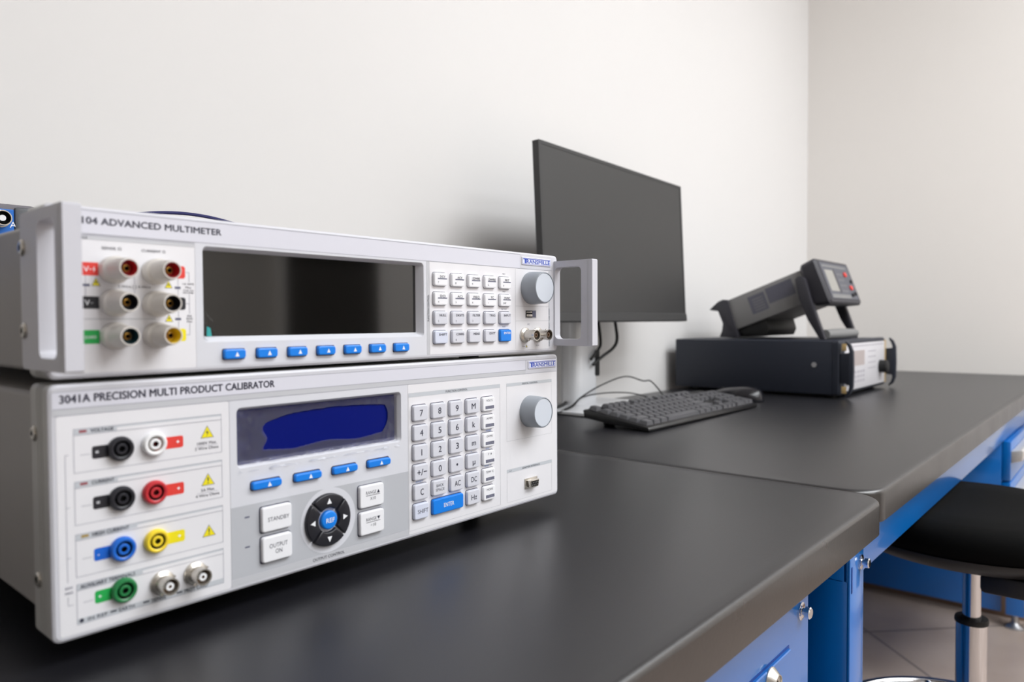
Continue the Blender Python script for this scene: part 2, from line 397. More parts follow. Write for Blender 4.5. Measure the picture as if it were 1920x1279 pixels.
def warn(b, x0, x1, z0, z1, y, mark):
    cx = (x0+x1)/2; b.flat([(x0-0.0003, z0-0.0002), (x1+0.0003, z0-0.0002), (cx, z1+0.0004)], y, 'ink_grey'); b.flat([(x0+0.0002, z0+0.0001), (x1-0.0002, z0+0.0001), (cx, z1-0.0002)], y-0.00003, 'tag_yellow')
    hh = z1-z0; yy = y-0.00006
    if mark == '!': b.text('!', cx, z0+hh*0.12, None, hh*0.58, yy, 'ink', center=True, bold=0.01)
    else: b.flat([(cx+0.0004, z0+hh*0.72), (cx-0.0009, z0+hh*0.42), (cx+0.0001, z0+hh*0.42), (cx-0.0004, z0+hh*0.1), (cx+0.0009, z0+hh*0.5), (cx-0.0001, z0+hh*0.5)], yy, 'ink')
def screen_recess(b, o, i, yo, yi, ro, ri, m):
    b.loftY([(yo, *o, ro), (yo+0.0008, o[0]+0.0005, o[1]-0.0005, o[2]+0.0005, o[3]-0.0005, ro), (yi, *i, ri)], m, cap0=False, cap1=False, n=5)
def feet(parent, xs, ys, z0, z1, r_=0.009):
    for x in xs:
        for y in ys:
            b = MB('rubber_black', PX); b.lathe((x, y, z0), (0, 0, 1), [(r_*0.85, 0), (r_, (z1-z0))], 20, cap0=True); b.build('foot', parent)

# ------------------------------------------------------------------ the calibrator (lower instrument)
W = 0.43
cal = thing('calibrator', 'light grey precision calibrator with blue screen lying under the multimeter on the black bench', 'calibrator', (W/2, 0.21, BT))
b = MB('case_grey', PX)
b.loftY([(0.024, 0.003, W-0.003, 0.009, 0.129, 0.004), (0.435, 0.003, W-0.003, 0.009, 0.129, 0.004), (0.437, 0.005, W-0.005, 0.011, 0.127, 0.004)])
for i in range(9): b.rect(W*0.3+i*0.02, W*0.3+i*0.02+0.008, 0.03, 0.1, 0.4372, 'hole_dark')
b.build('case', cal)
# bezel: rounded frame with grooves along its sides
b = MB('panel_grey', PX); H = 0.1345; g = 0.0009
S_ = [(0.0, 0.0016, 0.0035), (0.0008, 0.0003, 0.004), (0.002, 0.0, 0.004)]
for yy in (0.0095, 0.0125, 0.016): S_ += [(yy-0.0006, 0.0, 0.004), (yy-0.0003, g, 0.004), (yy+0.0003, g, 0.004), (yy+0.0006, 0.0, 0.004)]
S_ += [(0.0262, 0.0, 0.004), (0.027, 0.001, 0.004)]
b.loftY([(y, i, W-i, i, H-i, rr) for y, i, rr in S_], cap0=False, ms=['panel_grey']*2+['bezel_side']*(len(S_)-3))
SO = (0.1022, 0.2342, 0.0756, 0.1134); SI = (0.1048, 0.2316, 0.0768, 0.1112)
hole = rrect(*SO, 0.003, 5)
b.holed([(p[0], p[1]) for p in rrect(0.0016, W-0.0016, 0.0016, H-0.0016, 0.0035, 4)], [hole], 0.0, 'panel_grey')
screen_recess(b, SO, SI, 0.0, 0.0048, 0.003, 0.001, 'panel_mid')
bz = b.build('bezel', cal)
# printed face of the panel
b = MB('panel_white', PX); y1, y2, y3 = -0.00012, -0.00020, -0.00028
b.rect(0.0020, 0.3815, 0.1218, 0.1305, y1, 'panel_strip'); b.rect(0.0020, 0.3815, 0.1183, 0.1218, y1, 'panel_band')
b.line(0.002, 0.1218, 0.3815, 0.1218, 0.00035, y2, 'panel_line'); b.line(0.003, 0.1183, 0.4275, 0.1183, 0.0004, y2, 'panel_line'); b.line(0.3815, 0.1305, 0.3815, 0.121, 0.0003, y2, 'panel_line'); b.line(0.002, 0.1307, 0.4275, 0.1307, 0.0003, y2, 'panel_line')
b.flat(rrect(0.0035, 0.0972, 0.0030, 0.1181, 0.0015), y1, 'panel_white')
b.flat(rrect(0.2410, 0.4275, 0.0030, 0.1181, 0.0012), y1, 'panel_white')
b.holed([(0.0976, 0.0520), (0.2408, 0.0520), (0.2408, 0.1181), (0.0976, 0.1181)], [hole], y1, 'panel_mid')
b.rect(0.0976, 0.2408, 0.0074, 0.0520, y1, 'panel_zone'); b.rect(0.0976, 0.2408, 0.0030, 0.0070, y1, 'panel_band')
b.flat(circ(0.1686, 0.0300, 0.0223, 64), y2, 'panel_mid'); 
# title and headings
b.text('3041A PRECISION MULTI PRODUCT CALIBRATOR', 0.0054, 0.1247, 0.1284, 0.0041, y2, 'ink', bold=0.022)
def section(z1, z0, name, led=None):
    b.frame(0.0114, 0.0924, z0, z1, 0.0003, y2, 'panel_line'); b.rect(0.0114, 0.0924, z1-0.0033, z1, y1-0.00003, 'printed_band')
    b.rect(0.0117+0.0212, 0.0921, z1-0.0033, z1-0.0003, y2-0.00003, 'panel_white'); b.rect(0.033, 0.0921, z1-0.0012, z1-0.0003, y3, 'printed_band'); b.line(0.0114, z1-0.0033, 0.0924, z1-0.0033, 0.0003, y3, 'panel_line')
section(0.1108, 0.0875, 0); section(0.0830, 0.0600, 0); section(0.0553, 0.0325, 0); section(0.0289, 0.0075, 0)
b.text('VOLTAGE', 0.0198, 0.1083, 0.0312, 0.0018, y3, 'ink', bold=0.012); b.rect(0.0142, 0.0178, 0.1086, 0.1099, y3, 'ink_red')
b.text('CURRENT', 0.0198, 0.0806, 0.0312, 0.0018, y3, 'ink', bold=0.012); b.rect(0.0142, 0.0178, 0.0809, 0.0822, y3, 'ink_red')
b.text('HIGH CURRENT', 0.0196, 0.0528, 0.0382, 0.0019, y3, 'ink', bold=0.012); b.rect(0.0142, 0.0178, 0.0531, 0.0544, y3, 'ink_ochre')
b.rect(0.0325, 0.0425, 0.0526, 0.0551, y2-0.00004, 'printed_band'); b.rect(0.0325, 0.0450, 0.0259, 0.0287, y2-0.00004, 'printed_band')
b.text('HIGH CURRENT', 0.0196, 0.0528, 0.0382, 0.0019, y3-0.00003, 'ink', bold=0.012)
b.text('AUXILIARY TERMINALS', 0.0132, 0.0263, 0.0408, 0.0019, y3-0.00003, 'ink', bold=0.012)
b.rect(0.0117, 0.0921, 0.0078, 0.0106, y2-0.00003, 'printed_band')
b.flat(circ(0.0136, 0.0093, 0.0011, 14), y3, 'ink'); b.text('IN', 0.0166, 0.0084, 0.0196, 0.0017, y3, 'ink', bold=0.012); b.text('REF', 0.0212, 0.0084, 0.0262, 0.0017, y3, 'ink', bold=0.012)
for x0 in (0.0277, 0.0449, 0.0636): b.rect(x0, x0+0.0032, 0.0090, 0.0099, y3, 'ink')
b.text('EARTH', 0.0322, 0.0083, 0.0402, 0.0019, y3, 'ink', bold=0.012); b.text('SENSE', 0.0496, 0.0083, 0.0575, 0.0019, y3, 'ink', bold=0.012); b.text('PROT CARD', 0.0682, 0.0083, 0.0822, 0.0019, y3, 'ink', bold=0.012)
for x0, x1, z in ((0.0074, 0.0092, 0.0975), (0.0146, 0.0195, 0.0968), (0.0074, 0.0092, 0.0700), (0.0146, 0.0195, 0.0697), (0.0074, 0.0092, 0.0436), (0.0146, 0.0195, 0.0418), (0.0146, 0.0195, 0.0186), (0.0074, 0.0100, 0.0188)): b.line(x0, z, x1, z, 0.0003, y2, 'panel_line')
b.line(0.0074, 0.0975, 0.0074, 0.0310, 0.0003, y2, 'panel_line'); b.line(0.0074, 0.0235, 0.0074, 0.0188, 0.0003, y2, 'panel_line')
b.text('50V', 0.0061, 0.0274, 0.0098, 0.0013, y2, 'ink_grey', bold=0.01); b.text('MAX', 0.0061, 0.0248, 0.0099, 0.0013, y2, 'ink_grey', bold=0.01)
# coloured tags beside the sockets
def tagl(cx, z, m, sign):
    b.flat(rrect(cx-0.0142, cx, z-0.0034, z+0.0034, 0.0012), y2, m)
    if sign: b.text(sign, cx-0.0124, z-0.0010, None, 0.0021, y3, 'ink_white', bold=0.02)
def tagr(cx, z, m, sign):
    b.flat(rrect(cx, cx+0.0168, z-0.0034, z+0.0034, 0.0012), y2, m); b.text(sign, cx+0.0128, z-0.0011, None, 0.0023, y3, 'ink_white', bold=0.03)
tagl(0.0344, 0.0973, 'jack_black', '='); tagl(0.0344, 0.0702, 'jack_black', '='); tagl(0.0344, 0.0424, 'tag_blue', '-'); tagl(0.0344, 0.0195, 'tag_green', '+')
tagr(0.0522, 0.0973, 'tag_red', '+'); tagr(0.0522, 0.0702, 'tag_red', '+'); tagr(0.0522, 0.0424, 'tag_yellow', '+')
warn(b, 0.0796, 0.0872, 0.0976, 0.1044, y2, 'z'); warn(b, 0.0796, 0.0873, 0.0692, 0.0758, y2, '!'); warn(b, 0.0797, 0.0874, 0.0384, 0.0448, y2, '!')
b.text('1000V Max.', 0.0772, 0.0936, 0.0892, 0.0017, y2, 'ink', bold=0.006); b.text('2 Wire Ohms', 0.0758, 0.0906, 0.0902, 0.0017, y2, 'ink', bold=0.006)
b.text('2A Max.', 0.0790, 0.0656, 0.0876, 0.0017, y2, 'ink', bold=0.006); b.text('4 Wire Ohms', 0.0758, 0.0624, 0.0903, 0.0017, y2, 'ink', bold=0.006)
b.line(0.0766, 0.0929, 0.0896, 0.0929, 0.0002, y2, 'panel_line'); b.line(0.0766, 0.0648, 0.0896, 0.0648, 0.0002, y2, 'panel_line')
b.text('OUTPUT CONTROL', 0.1555, 0.0040, 0.1813, 0.0019, y2, 'ink', bold=0.008)
for z in (0.0444, 0.0256): b.rect(0.1065, 0.1098, z-0.0005, z+0.0005, y2, 'ink_grey')
# function control block
b.frame(0.2413+0.0002, 0.3465, 0.0055, 0.1115, 0.00025, y2, 'panel_band'); b.rect(0.2415, 0.3465, 0.1083, 0.1113, y2-0.00002, 'printed_band')
b.text('FUNCTION CONTROL', 0.2808, 0.1091, 0.3058, 0.0016, y3, 'ink', bold=0.002)
b.frame(0.3550, 0.4200, 0.0598, 0.1112, 0.00025, y2, 'panel_band'); b.rect(0.3552, 0.4198, 0.1084, 0.1112, y2-0.00002, 'printed_band'); b.text('DIGITAL CONTROL', 0.3765, 0.1090, 0.3987, 0.0014, y3, 'ink', bold=0.002)
b.frame(0.3552, 0.4198, 0.0054, 0.0348, 0.00025, y2, 'panel_band'); b.rect(0.3552, 0.4198, 0.0317, 0.0347, y2-0.00002, 'printed_band'); b.text('ADAPTER INTERFACE', 0.3757, 0.0325, 0.4014, 0.0014, y3, 'ink', bold=0.006); b.text('OUT', 0.3580, 0.0326, 0.3618, 0.0010, y3, 'ink_grey')
for t_, x0, x1, z in (('RESET', 0.2483, 0.2560, 0.0417), ('- 4WIRE', 0.3262, 0.3345, 0.0720), ('IND', 0.3278, 0.3322, 0.0568), ('TEMP °F', 0.3256, 0.3345, 0.0420), ('n', 0.3095, 0.3105, 0.0570)):
    b.text(t_, x0, z, x1, 0.0012, y2, 'ink_blue', bold=0.002)
# dark gaps round the keys
CX = [0.2445, 0.2639, 0.2833, 0.3026, 0.3220]; RZ = [0.1018, 0.0865, 0.0713, 0.0560, 0.0407, 0.0257]; KW, KH = 0.0149, 0.0122
def gap(x0, x1, z0, z1, gx=0.00028, gt=0.0005, rad=0.0017, m='gap'): b.flat(rrect(x0-gx, x1+0.0001, z0-gx, z1+gt, rad, 3), y2-0.00001, m)
for c in range(5):
    for rw in range(6):
        if rw == 5 and c in (1, 2): continue
        gap(CX[c], CX[c]+KW, RZ[rw]-KH, RZ[rw])
gap(0.2639, 0.2981, RZ[5]-KH, RZ[5])
for x in (0.1108, 0.1412, 0.1712, 0.2012): gap(x, x+0.0209, 0.0606, 0.0662, gx=0.0005)
for x0, x1 in ((0.1168, 0.1384), (0.1931, 0.2151)):
    gap(x0, x1, 0.0322, 0.0487, gx=0.0005); gap(x0, x1, 0.0127, 0.0296, gx=0.0005)
fp = b; fp.nomerge = True; fp.build('front_panel', cal, 0)
# keys
def tk(t_, cx, cz, h=0.0046, wd=None, m='ink', bold=0.004):
    def f(b_, y):
        if wd: b_.text(t_, cx-wd/2, cz-h/2, cx+wd/2, h, y, m, bold=bold)
        else: b_.text(t_, cx, cz-h/2, None, h, y, m, bold=bold, center=True)
    return f
def bars(x0, x1, z0, z1):
    def f(b_, y):
        b_.rect(x0, x1, z0, z1, y, 'ink_grey')
        for i in range(1, 4): b_.line(x0, z0+(z1-z0)*i/4, x1, z0+(z1-z0)*i/4, 0.00005, y-0.00004, 'key_white')
    return f
grid = [['7', '8', '9', 'M', 'VOLTS'], ['4', '5', '6', 'k', 'AMPS'], ['1', '2', '3', 'm', 'OHMS'], ['+/-', '0', 'dot', 'µ', 'F'], ['C', 'BACK', 'AC', 'DC', 'TEMP °C'], ['SHIFT', None, None, 'Hz', 'MODE']]
for rw in range(6):
    for c in range(5):
        t_ = grid[rw][c]
        if t_ is None: continue
        x0 = CX[c]; z1 = RZ[rw]; z0 = z1-KH; cx = x0+KW/2; cz = (z0+z1)/2; m = 'key_grey'; tx = []
        if c == 4:
            m = 'key_white'; tx = [bars(cx-0.0046, cx+0.0062, z0+0.0020, z0+0.0046)]
            if t_ == 'F':
                tx += [tk('F', cx-0.0008, z1-0.0030, 0.0017), lambda b_, y, a=cx, q=z1: b_.flat([(a+0.0015, q-0.0031), (a+0.0022, q-0.0041), (a+0.0029, q-0.0031), (a+0.0022, q-0.0020)], y, 'ink')]
            else: tx += [tk(t_, cx+0.0004, z1-0.0030, 0.0017, 0.0094 if t_ == 'TEMP °C' else 0.0076, bold=0.0)]
        elif t_ == 'BACK': tx = [tk('BACK', cx+0.0002, cz+0.0018, 0.0022, 0.0078, bold=0.0), tk('SPACE', cx+0.0002, cz-0.0016, 0.0022, 0.0092, bold=0.0)]
        elif t_ == 'dot': tx = [lambda b_, y, a=cx, q=cz: b_.flat(circ(a, q, 0.0010, 18), y, 'ink')]
        elif t_ == 'SHIFT': m = 'key_pale'; tx = [tk('SHIFT', cx+0.0012, cz, 0.0031, 0.0108, bold=0.0)]
        elif t_ == '+/-': tx = [tk('+/−', cx+0.0006, cz, 0.0046, 0.0098, bold=0.012)]
        elif t_ in ('AC', 'DC', 'Hz'): tx = [tk(t_, cx+0.0004, cz, 0.0042, 0.0066, bold=0.003)]
        elif t_ in ('M', 'm', 'µ', 'k'): tx = [tk(t_, cx+0.0004, cz-(0.0006 if t_ == 'µ' else 0), 0.0046, 0.0046 if t_ in 'Mm' else 0.0030, bold=0.008)]
        else: tx = [tk(t_, cx+0.0004, cz, 0.0048, 0.0031 if t_ != '1' else None, bold=0.008)]
        key(cal, 'keypad_key', x0, x0+KW, z0, z1, m, tx)
key(cal, 'keypad_key', 0.2639, 0.2981, RZ[5]-KH, RZ[5], 'key_blue', [tk('ENTER', 0.2812, RZ[5]-KH/2, 0.0032, 0.0112, 'ink_white', 0.004)], label='wide blue enter key')
for x in (0.1108, 0.1412, 0.1712, 0.2012):
    key(cal, 'soft_key', x, x+0.0209, 0.0606, 0.0660, 'key_blue', [lambda b_, y, a=x: b_.flat(tri_up(a+0.0118, 0.0633, 0.0028, 0.0029), y, 'ink_white')])
key(cal, 'control_button', 0.1170, 0.1384, 0.0325, 0.0486, 'key_white', [tk('STANDBY', 0.1286, 0.0404, 0.0026, 0.0152, bold=0.0)])
key(cal, 'control_button', 0.1170, 0.1384, 0.0130, 0.0295, 'key_white', [tk('OUTPUT', 0.1283, 0.0232, 0.0027, 0.0130, bold=0.0), tk('ON', 0.1284, 0.0192, 0.0027, 0.0048, bold=0.0)])
def rng(lo, up):
    cx = 0.2044
    def f(b_, y):
        z = (lo+up)/2; b_.text('RANGE', 0.1985, z+0.0014, 0.2077, 0.0023, y, 'ink', bold=0.0)
        s_ = 1 if lo > 0.03 else -1; b_.flat([(0.2083, z+0.0025-0.0012*s_), (0.2111, z+0.0025-0.0012*s_), (0.2097, z+0.0025+0.0014*s_)], y, 'ink')
        b_.line(0.1985, z+0.0005, 0.2112, z+0.0005, 0.00035, y, 'ink'); b_.text('X10' if s_ > 0 else '÷10', 0.2022, z-0.0029, 0.2072, 0.0021, y, 'ink', bold=0.0)
    return f
key(cal, 'control_button', 0.1933, 0.2151, 0.0325, 0.0487, 'key_white', [rng(0.0325, 0.0487)])
key(cal, 'control_button', 0.1933, 0.2151, 0.0129, 0.0297, 'key_white', [rng(0.0129, 0.0297)])
# arrow pad: four curved keys round a blue button
PC = (0.1672, 0.0306)
for k in range(4):
    a0 = PI/4+k*PI/2; r0, r1 = 0.0083, 0.0181; gp = 0.0006; out = []
    def P_(rr, a, ins): return (PC[0]+rr*math.cos(a), PC[1]+rr*math.sin(a))
    def outline(ins):
        L_ = []; da1 = (gp+ins)/(r1-ins); da0 = (gp+ins)/(r0+ins)
        for i in range(13): L_.append(P_(r1-ins, a0+da1+(PI/2-2*da1)*i/12, 0))
        for i in range(13): L_.append(P_(r0+ins, a0+PI/2-da0-(PI/2-2*da0)*i/12, 0))
        return L_
    b = MB('key_black', PX); h_ = 0.003
    b.loft([[(p[0], yy, p[1]) for p in outline(ii)] for yy, ii in ((-0.0001, 0), (-h_+0.0008, 0.0001), (-h_+0.0002, 0.0005), (-h_, 0.0011))], cap0=False)
    am = a0+PI/4; cx, cz = PC[0]+0.0128*math.cos(am), PC[1]+0.0128*math.sin(am); q = 0.0023
    tr = [(cx+math.cos(am+t)*q*(1 if i == 0 else 1.05), cz+math.sin(am+t)*q*(1 if i == 0 else 1.05)) for i, t in enumerate((0, 2.25, -2.25))]
    b.flat(tr, -h_-0.0001, 'ink_white'); b.build('arrow_key', cal, 50)
b = MB('key_blue', PX); b.lathe((PC[0], 0, PC[1]), (0, -1, 0), [(0.0065, 0), (0.0064, 0.0026), (0.0059, 0.0032), (0.0052, 0.0034)], 40)
b.text('REF', PC[0]+0.0004, PC[1]-0.0016, None, 0.0031, -0.0035, 'ink_white', bold=0.008, center=True); b.build('reference_button', cal, label='round blue REF button')
# display and its loose protective film
b = MB('lcd_blue', PX); b.rect(SI[0]-0.001, SI[1]+0.001, SI[2]-0.001, SI[3]+0.001, 0.0047); dsp = b.build('display', cal, 0)
b = MB('film', PX); nx, nz = 260, 90; vs = []; fs = []
fx0, fx1, fz0, fz1 = 0.1030, 0.2325, 0.0728, 0.1112
rnd = random.Random(3); waves = [(rnd.uniform(-1, 1), rnd.uniform(-1, 1), rnd.uniform(60, 260), rnd.uniform(0, 6.3), rnd.uniform(0.3, 1)) for _ in range(9)]
for j in range(nz+1):
    for i in range(nx+1):
        x = fx0+(fx1-fx0)*i/nx; z = fz0+(fz1-fz0)*j/nz
        ex = min(x-fx0, fx1-x)/0.014; ez = (z-fz0)/0.008; et = (fz1-z)/0.008; e = max(0.0, 1-min(ex, 1))**1.3; eb = max(0.0, 1-min(ez, 1)); e2 = max(0.0, 1-min(et, 1)); lf = max(0.0, 1-(x-fx0)/0.03)
        wv = sum(a_*math.sin((cx_*x+cz_*z)*fq*3+ph) for cx_, cz_, fq, ph, a_ in waves)
        y = 0.0040-0.0018*eb**1.5-0.0005*e2-0.0006*e + wv*(0.00018*e+0.00020*eb+0.00010*e2+0.00008*lf)
        if eb > 0.2: y += 0.0002*math.sin(x*900+math.sin(x*300)*2)*eb
        y = min(y, 0.0044)
        if z < 0.0775: y = min(y, -0.0006+(z-0.0728)/0.0047*0.0040+wv*0.00035)
        if x < 0.1052: y = min(y, 0.0008+(x-0.1030)/0.0022*0.0025)
        if x > 0.2312: y = min(y, 0.0040-(x-0.2312)/0.0013*0.0016)
        if z > 0.1105: y = min(y, 0.0034)
        vs.append((x, y, z))
for j in range(nz):
    for i in range(nx): a = j*(nx+1)+i; fs.append((a, a+1, a+nx+2, a+nx+1))
def stuck(x, z):     # where the film still clings to the glass
    zt = 0.1035+0.0035*math.sin((x-0.12)*28)-0.003*max(0, (0.140-x)/0.02); zb = 0.0835+0.0010*math.sin(x*120)
    xr = 0.2245-0.006*abs((z-0.096)/0.012)**2
    return 0.1235+0.0015*math.sin(z*500) < x < xr and zb < z < zt
fa = [f for f in fs if stuck(vs[f[0]][0], vs[f[0]][2])]; fb = [f for f in fs if not stuck(vs[f[0]][0], vs[f[0]][2]) and vs[f[0]][2] > 0.0790]; fc_ = [f for f in fs if vs[f[0]][2] <= 0.0790]
b.add(vs, fa); b.add(vs, fb, 'film_lifted'); b.add(vs, fc_, 'film_fold'); b.nomerge = True; b.build('protective_film', cal, 180, label='wrinkled clear film over the blue screen')
# sockets
def socket(x, z, m, mi=None):
    b = MB(m, PX); mi = mi or m
    b.lathe((x, 0, z), (0, -1, 0), [(0.0066, 0), (0.0068, 0.0012), (0.0066, 0.0027), (0.0059, 0.0036), (0.0050, 0.0037), (0.0043, 0.0032), (0.0042, 0.0002), (0.0031, 0.0002), (0.0031, 0.0030), (0.0027, 0.0034), (0.0018, 0.0034), (0.0015, 0.0030), (0.0015, 0.0002)], 40, ms=[m]*5+['hole_dark' if m != 'plastic_white' else 'post_plastic', 'hole_dark' if m != 'plastic_white' else 'post_plastic', mi, mi, mi, mi, 'hole_dark'])
    b.mats[0] = m
    return b.build('banana_socket', cal, label={'jack_black': 'black ring socket', 'jack_red': 'red ring socket', 'jack_blue': 'blue ring socket', 'jack_yellow': 'yellow ring socket', 'jack_green': 'green ring socket', 'plastic_white': 'white ring socket'}[m])
for x, z, m in ((0.0342, 0.0977, 'jack_black'), (0.0521, 0.0980, 'plastic_white'), (0.0343, 0.0705, 'jack_black'), (0.0519, 0.0706, 'jack_red'), (0.0343, 0.0427, 'jack_blue'), (0.0523, 0.0429, 'jack_yellow'), (0.0345, 0.0198, 'jack_green')): socket(x, z, m)
bnc(cal, 0.0555, 0.0, 0.0180, 0.0115); bnc(cal, 0.0745, 0.0, 0.0183, 0.0115)
knob(cal, 0.3872, 0.0838, 0.0144, 0.0165)
# serial port
b = MB('nickel', PX); b.prism([(0.3792, 0.0133), (0.3973, 0.0133), (0.3973, 0.0228), (0.3792, 0.0228)], 0.0, -0.0009, 'y', 0.0003)
def dsub(x0, x1, z0, z1, s=0.0012): return [(x0+s, z0), (x1-s, z0), (x1, z1), (x0, z1)]
b.prism(dsub(0.3814, 0.3950, 0.0146, 0.0214), -0.0009, -0.0050, 'y', 0.0007); b.flat(dsub(0.3824, 0.3940, 0.0155, 0.0205), -0.00508, 'hole_dark')
for i in range(5): b.flat(circ(0.3836+i*0.0023, 0.0190, 0.00045, 8), -0.00515, 'steel')
for i in range(4): b.flat(circ(0.3848+i*0.0023, 0.0169, 0.00045, 8), -0.00515, 'steel')
b.build('serial_port', cal)
badge(cal, 0.3850, 0.4262, 0.1226, 0.1296, -0.0002)
screw(cal, 0.0, 0.0212, 0.1082); screw(cal, 0.0, 0.0190, 0.0305)
feet(cal, (0.05, 0.38), (0.07, 0.39), -0.014, 0.0095, 0.011)

# ------------------------------------------------------------------ the multimeter (upper instrument)
MZ0, MZ1 = 0.1371, 0.2279
mul = thing('multimeter', 'light grey bench multimeter with black screen and side handles on top of the calibrator', 'multimeter', (W/2, 0.21, Z0+0.129))
b = MB('case_grey', PX); b.loftY([(0.020, 0.0015, W-0.0015, 0.1405, 0.2190, 0.003), (0.415, 0.0015, W-0.0015, 0.1405, 0.2190, 0.003), (0.417, 0.003, W-0.003, 0.142, 0.2175, 0.003)]); b.build('case', mul)
b = MB('panel_grey', PX)
b.loftY([(y, i, W-i, MZ0+i, MZ1-i, rr) for y, i, rr in S_], cap0=False, ms=['panel_grey']*2+['bezel_side']*(len(S_)-3))
TO = (0.0822, 0.2582, 0.1545, 0.2116); TI = (0.0855, 0.2552, 0.1577, 0.2096); mh = rrect(*TO, 0.003, 5)
b.holed(rrect(0.0016, W-0.0016, MZ0+0.0016, MZ1-0.0016, 0.0035, 4), [mh], 0.0, 'panel_grey'); screen_recess(b, TO, TI, 0.0, 0.0062, 0.003, 0.0008, 'panel_mid')
b.build('bezel', mul)
b = MB('panel_white', PX)
b.rect(0.006, 0.3745, 0.2135, 0.2256, y1, 'panel_strip'); b.line(0.006, 0.2258, 0.3745, 0.2258, 0.0004, y2, 'panel_line'); b.line(0.006, 0.2134, 0.4215, 0.2134, 0.00035, y2, 'panel_line'); b.line(0.3745, 0.2258, 0.3745, 0.2134, 0.0003, y2, 'panel_band')
b.flat(rrect(0.0060, 0.0776, 0.1398, 0.2125, 0.0012), y1, 'panel_white'); b.rect(0.0060, 0.0774, 0.2103, 0.2124, y2-0.00002, 'panel_band'); b.line(0.0060, 0.2125, 0.0772, 0.2125, 0.0004, y2-0.00003, 'panel_line')
b.holed([(0.0778, 0.1398), (0.2612, 0.1398), (0.2612, 0.2132), (0.0778, 0.2132)], [mh], y1, 'panel_mid')
b.rect(0.2614, 0.2642, 0.1402, 0.2130, y1, 'panel_band'); b.rect(0.2644, 0.4168, 0.1402, 0.2130, y1, 'panel_white')
b.text('8', 0.0141, 0.2187, 0.0167, 0.0035, y2, 'ink', bold=0.03); b.text('104 ADVANCED MULTIMETER', 0.0178, 0.2187, 0.0942, 0.0035, y2, 'ink', bold=0.022)
b.text('TERMINALS', 0.0086, 0.2107, 0.0200, 0.0013, y3, 'ink', bold=0.012)
for z in (0.1795, 0.1662): b.rect(0.3681, 0.4160, z-0.0001, z+0.0002, y2, 'panel_band')
for x in (0.3677, 0.4160): b.rect(x, x+0.0003, 0.1414, 0.2128, y2, 'panel_band')
b.rect(0.4158, 0.4176, 0.1424, 0.2128, y1-0.00002, 'printed_band')
b.text('FUNCTION CONTROL', 0.2636, 0.1664, 0.1871-0.1664+0.2636, 0.0015, y3, 'ink', rot=90, bold=0.004)
b.text('USB PORT', 0.4173, 0.1668, 0.4173+0.0112, 0.0012, y3, 'ink_grey', rot=90, bold=0.01); b.text('INPUT / OUTPUT', 0.4173, 0.1428, 0.4173+0.0215, 0.0012, y3, 'ink_grey', rot=90, bold=0.006)
b.text('SENSE Ω', 0.0270, 0.2057, 0.0370, 0.0014, y2, 'ink', bold=0.012); b.text('CURRENT Ω', 0.0476, 0.2057, 0.0606, 0.0014, y2, 'ink', bold=0.012)
b.text('2-Wire [ ] 4-Wire', 0.0349, 0.1855, 0.0521, 0.0013, y2, 'ink', bold=0.008)
b.rect(0.0120, 0.0252, 0.1914, 0.1984, y2, 'tag_red'); b.text('V', 0.0180, 0.1934, 0.0205, 0.0028, y3, 'ink_white', bold=0.004); b.text('-', 0.0208, 0.1938, 0.0218, 0.0028, y3, 'ink_white', bold=0.004); b.flat([(0.0234, 0.1964), (0.0224, 0.1946), (0.0230, 0.1947), (0.0227, 0.1931), (0.0238, 0.1949), (0.0232, 0.1949)], y3, 'ink_white')
b.rect(0.0120, 0.0252, 0.1738, 0.1804, y2, 'jack_black'); b.text('V', 0.0182, 0.1757, 0.0207, 0.0028, y3, 'ink_white', bold=0.004); b.text('-', 0.0212, 0.1762, 0.0222, 0.0020, y3, 'ink_white')
b.rect(0.0120, 0.0252, 0.1552, 0.1625, y2, 'tag_green'); b.text('GUARD', 0.0178, 0.1580, 0.0236, 0.0015, y3, 'ink_white', bold=0.004)
for z, m in ((0.1953, 'tag_red'), (0.1772, 'jack_black'), (0.1591, 'tag_yellow')): b.flat(rrect(0.0560, 0.0718, z-0.0036, z+0.0036, 0.0014), y2, m)
warn(b, 0.0219, 0.0259, 0.1861, 0.1902, y2, 'z'); warn(b, 0.0601, 0.0641, 0.1861, 0.1900, y2, 'z'); warn(b, 0.0601, 0.0641, 0.1669, 0.1708, y2, 'z')
for x, z in ((0.0175, 0.1856), (0.0656, 0.1856), (0.0656, 0.1676)): b.rect(x, x+0.0034, z, z+0.0014, y2, 'ink_grey')
for t_, x0, x1, z in (('1A RMS', 0.0703, 0.0768, 0.1881), ('Max', 0.0718, 0.0752, 0.1861), ('FUSE ON', 0.0706, 0.0765, 0.1845), ('REAR PANEL', 0.0703, 0.0768, 0.1832), ('30A', 0.0724, 0.0754, 0.1695), ('RMS', 0.0722, 0.0758, 0.1679), ('Max', 0.0724, 0.0756, 0.1663)): b.text(t_, x0, z, x1, 0.0011 if 'F' not in t_ and 'P' not in t_ else 0.0008, y2, 'ink', bold=0.008)
for x0, z0, x1, z1 in ((0.0187, 0.1914, 0.0187, 0.1872), (0.0187, 0.1854, 0.0187, 0.1804), (0.0435, 0.1930, 0.0435, 0.1872), (0.0435, 0.1850, 0.0435, 0.1800), (0.0675, 0.1920, 0.0675, 0.1872), (0.0675, 0.1855, 0.0675, 0.1808), (0.0675, 0.1740, 0.0675, 0.1692), (0.0675, 0.1674, 0.0675, 0.1625), (0.0718, 0.1953, 0.0740, 0.1953), (0.0740, 0.1953, 0.0740, 0.1898), (0.0740, 0.1828, 0.0740, 0.1712), (0.0718, 0.1772, 0.0740, 0.1772), (0.0740, 0.1658, 0.0740, 0.1591), (0.0718, 0.1591, 0.0740, 0.1591)): b.line(x0, z0, x1, z1, 0.0002, y2, 'ink_grey')
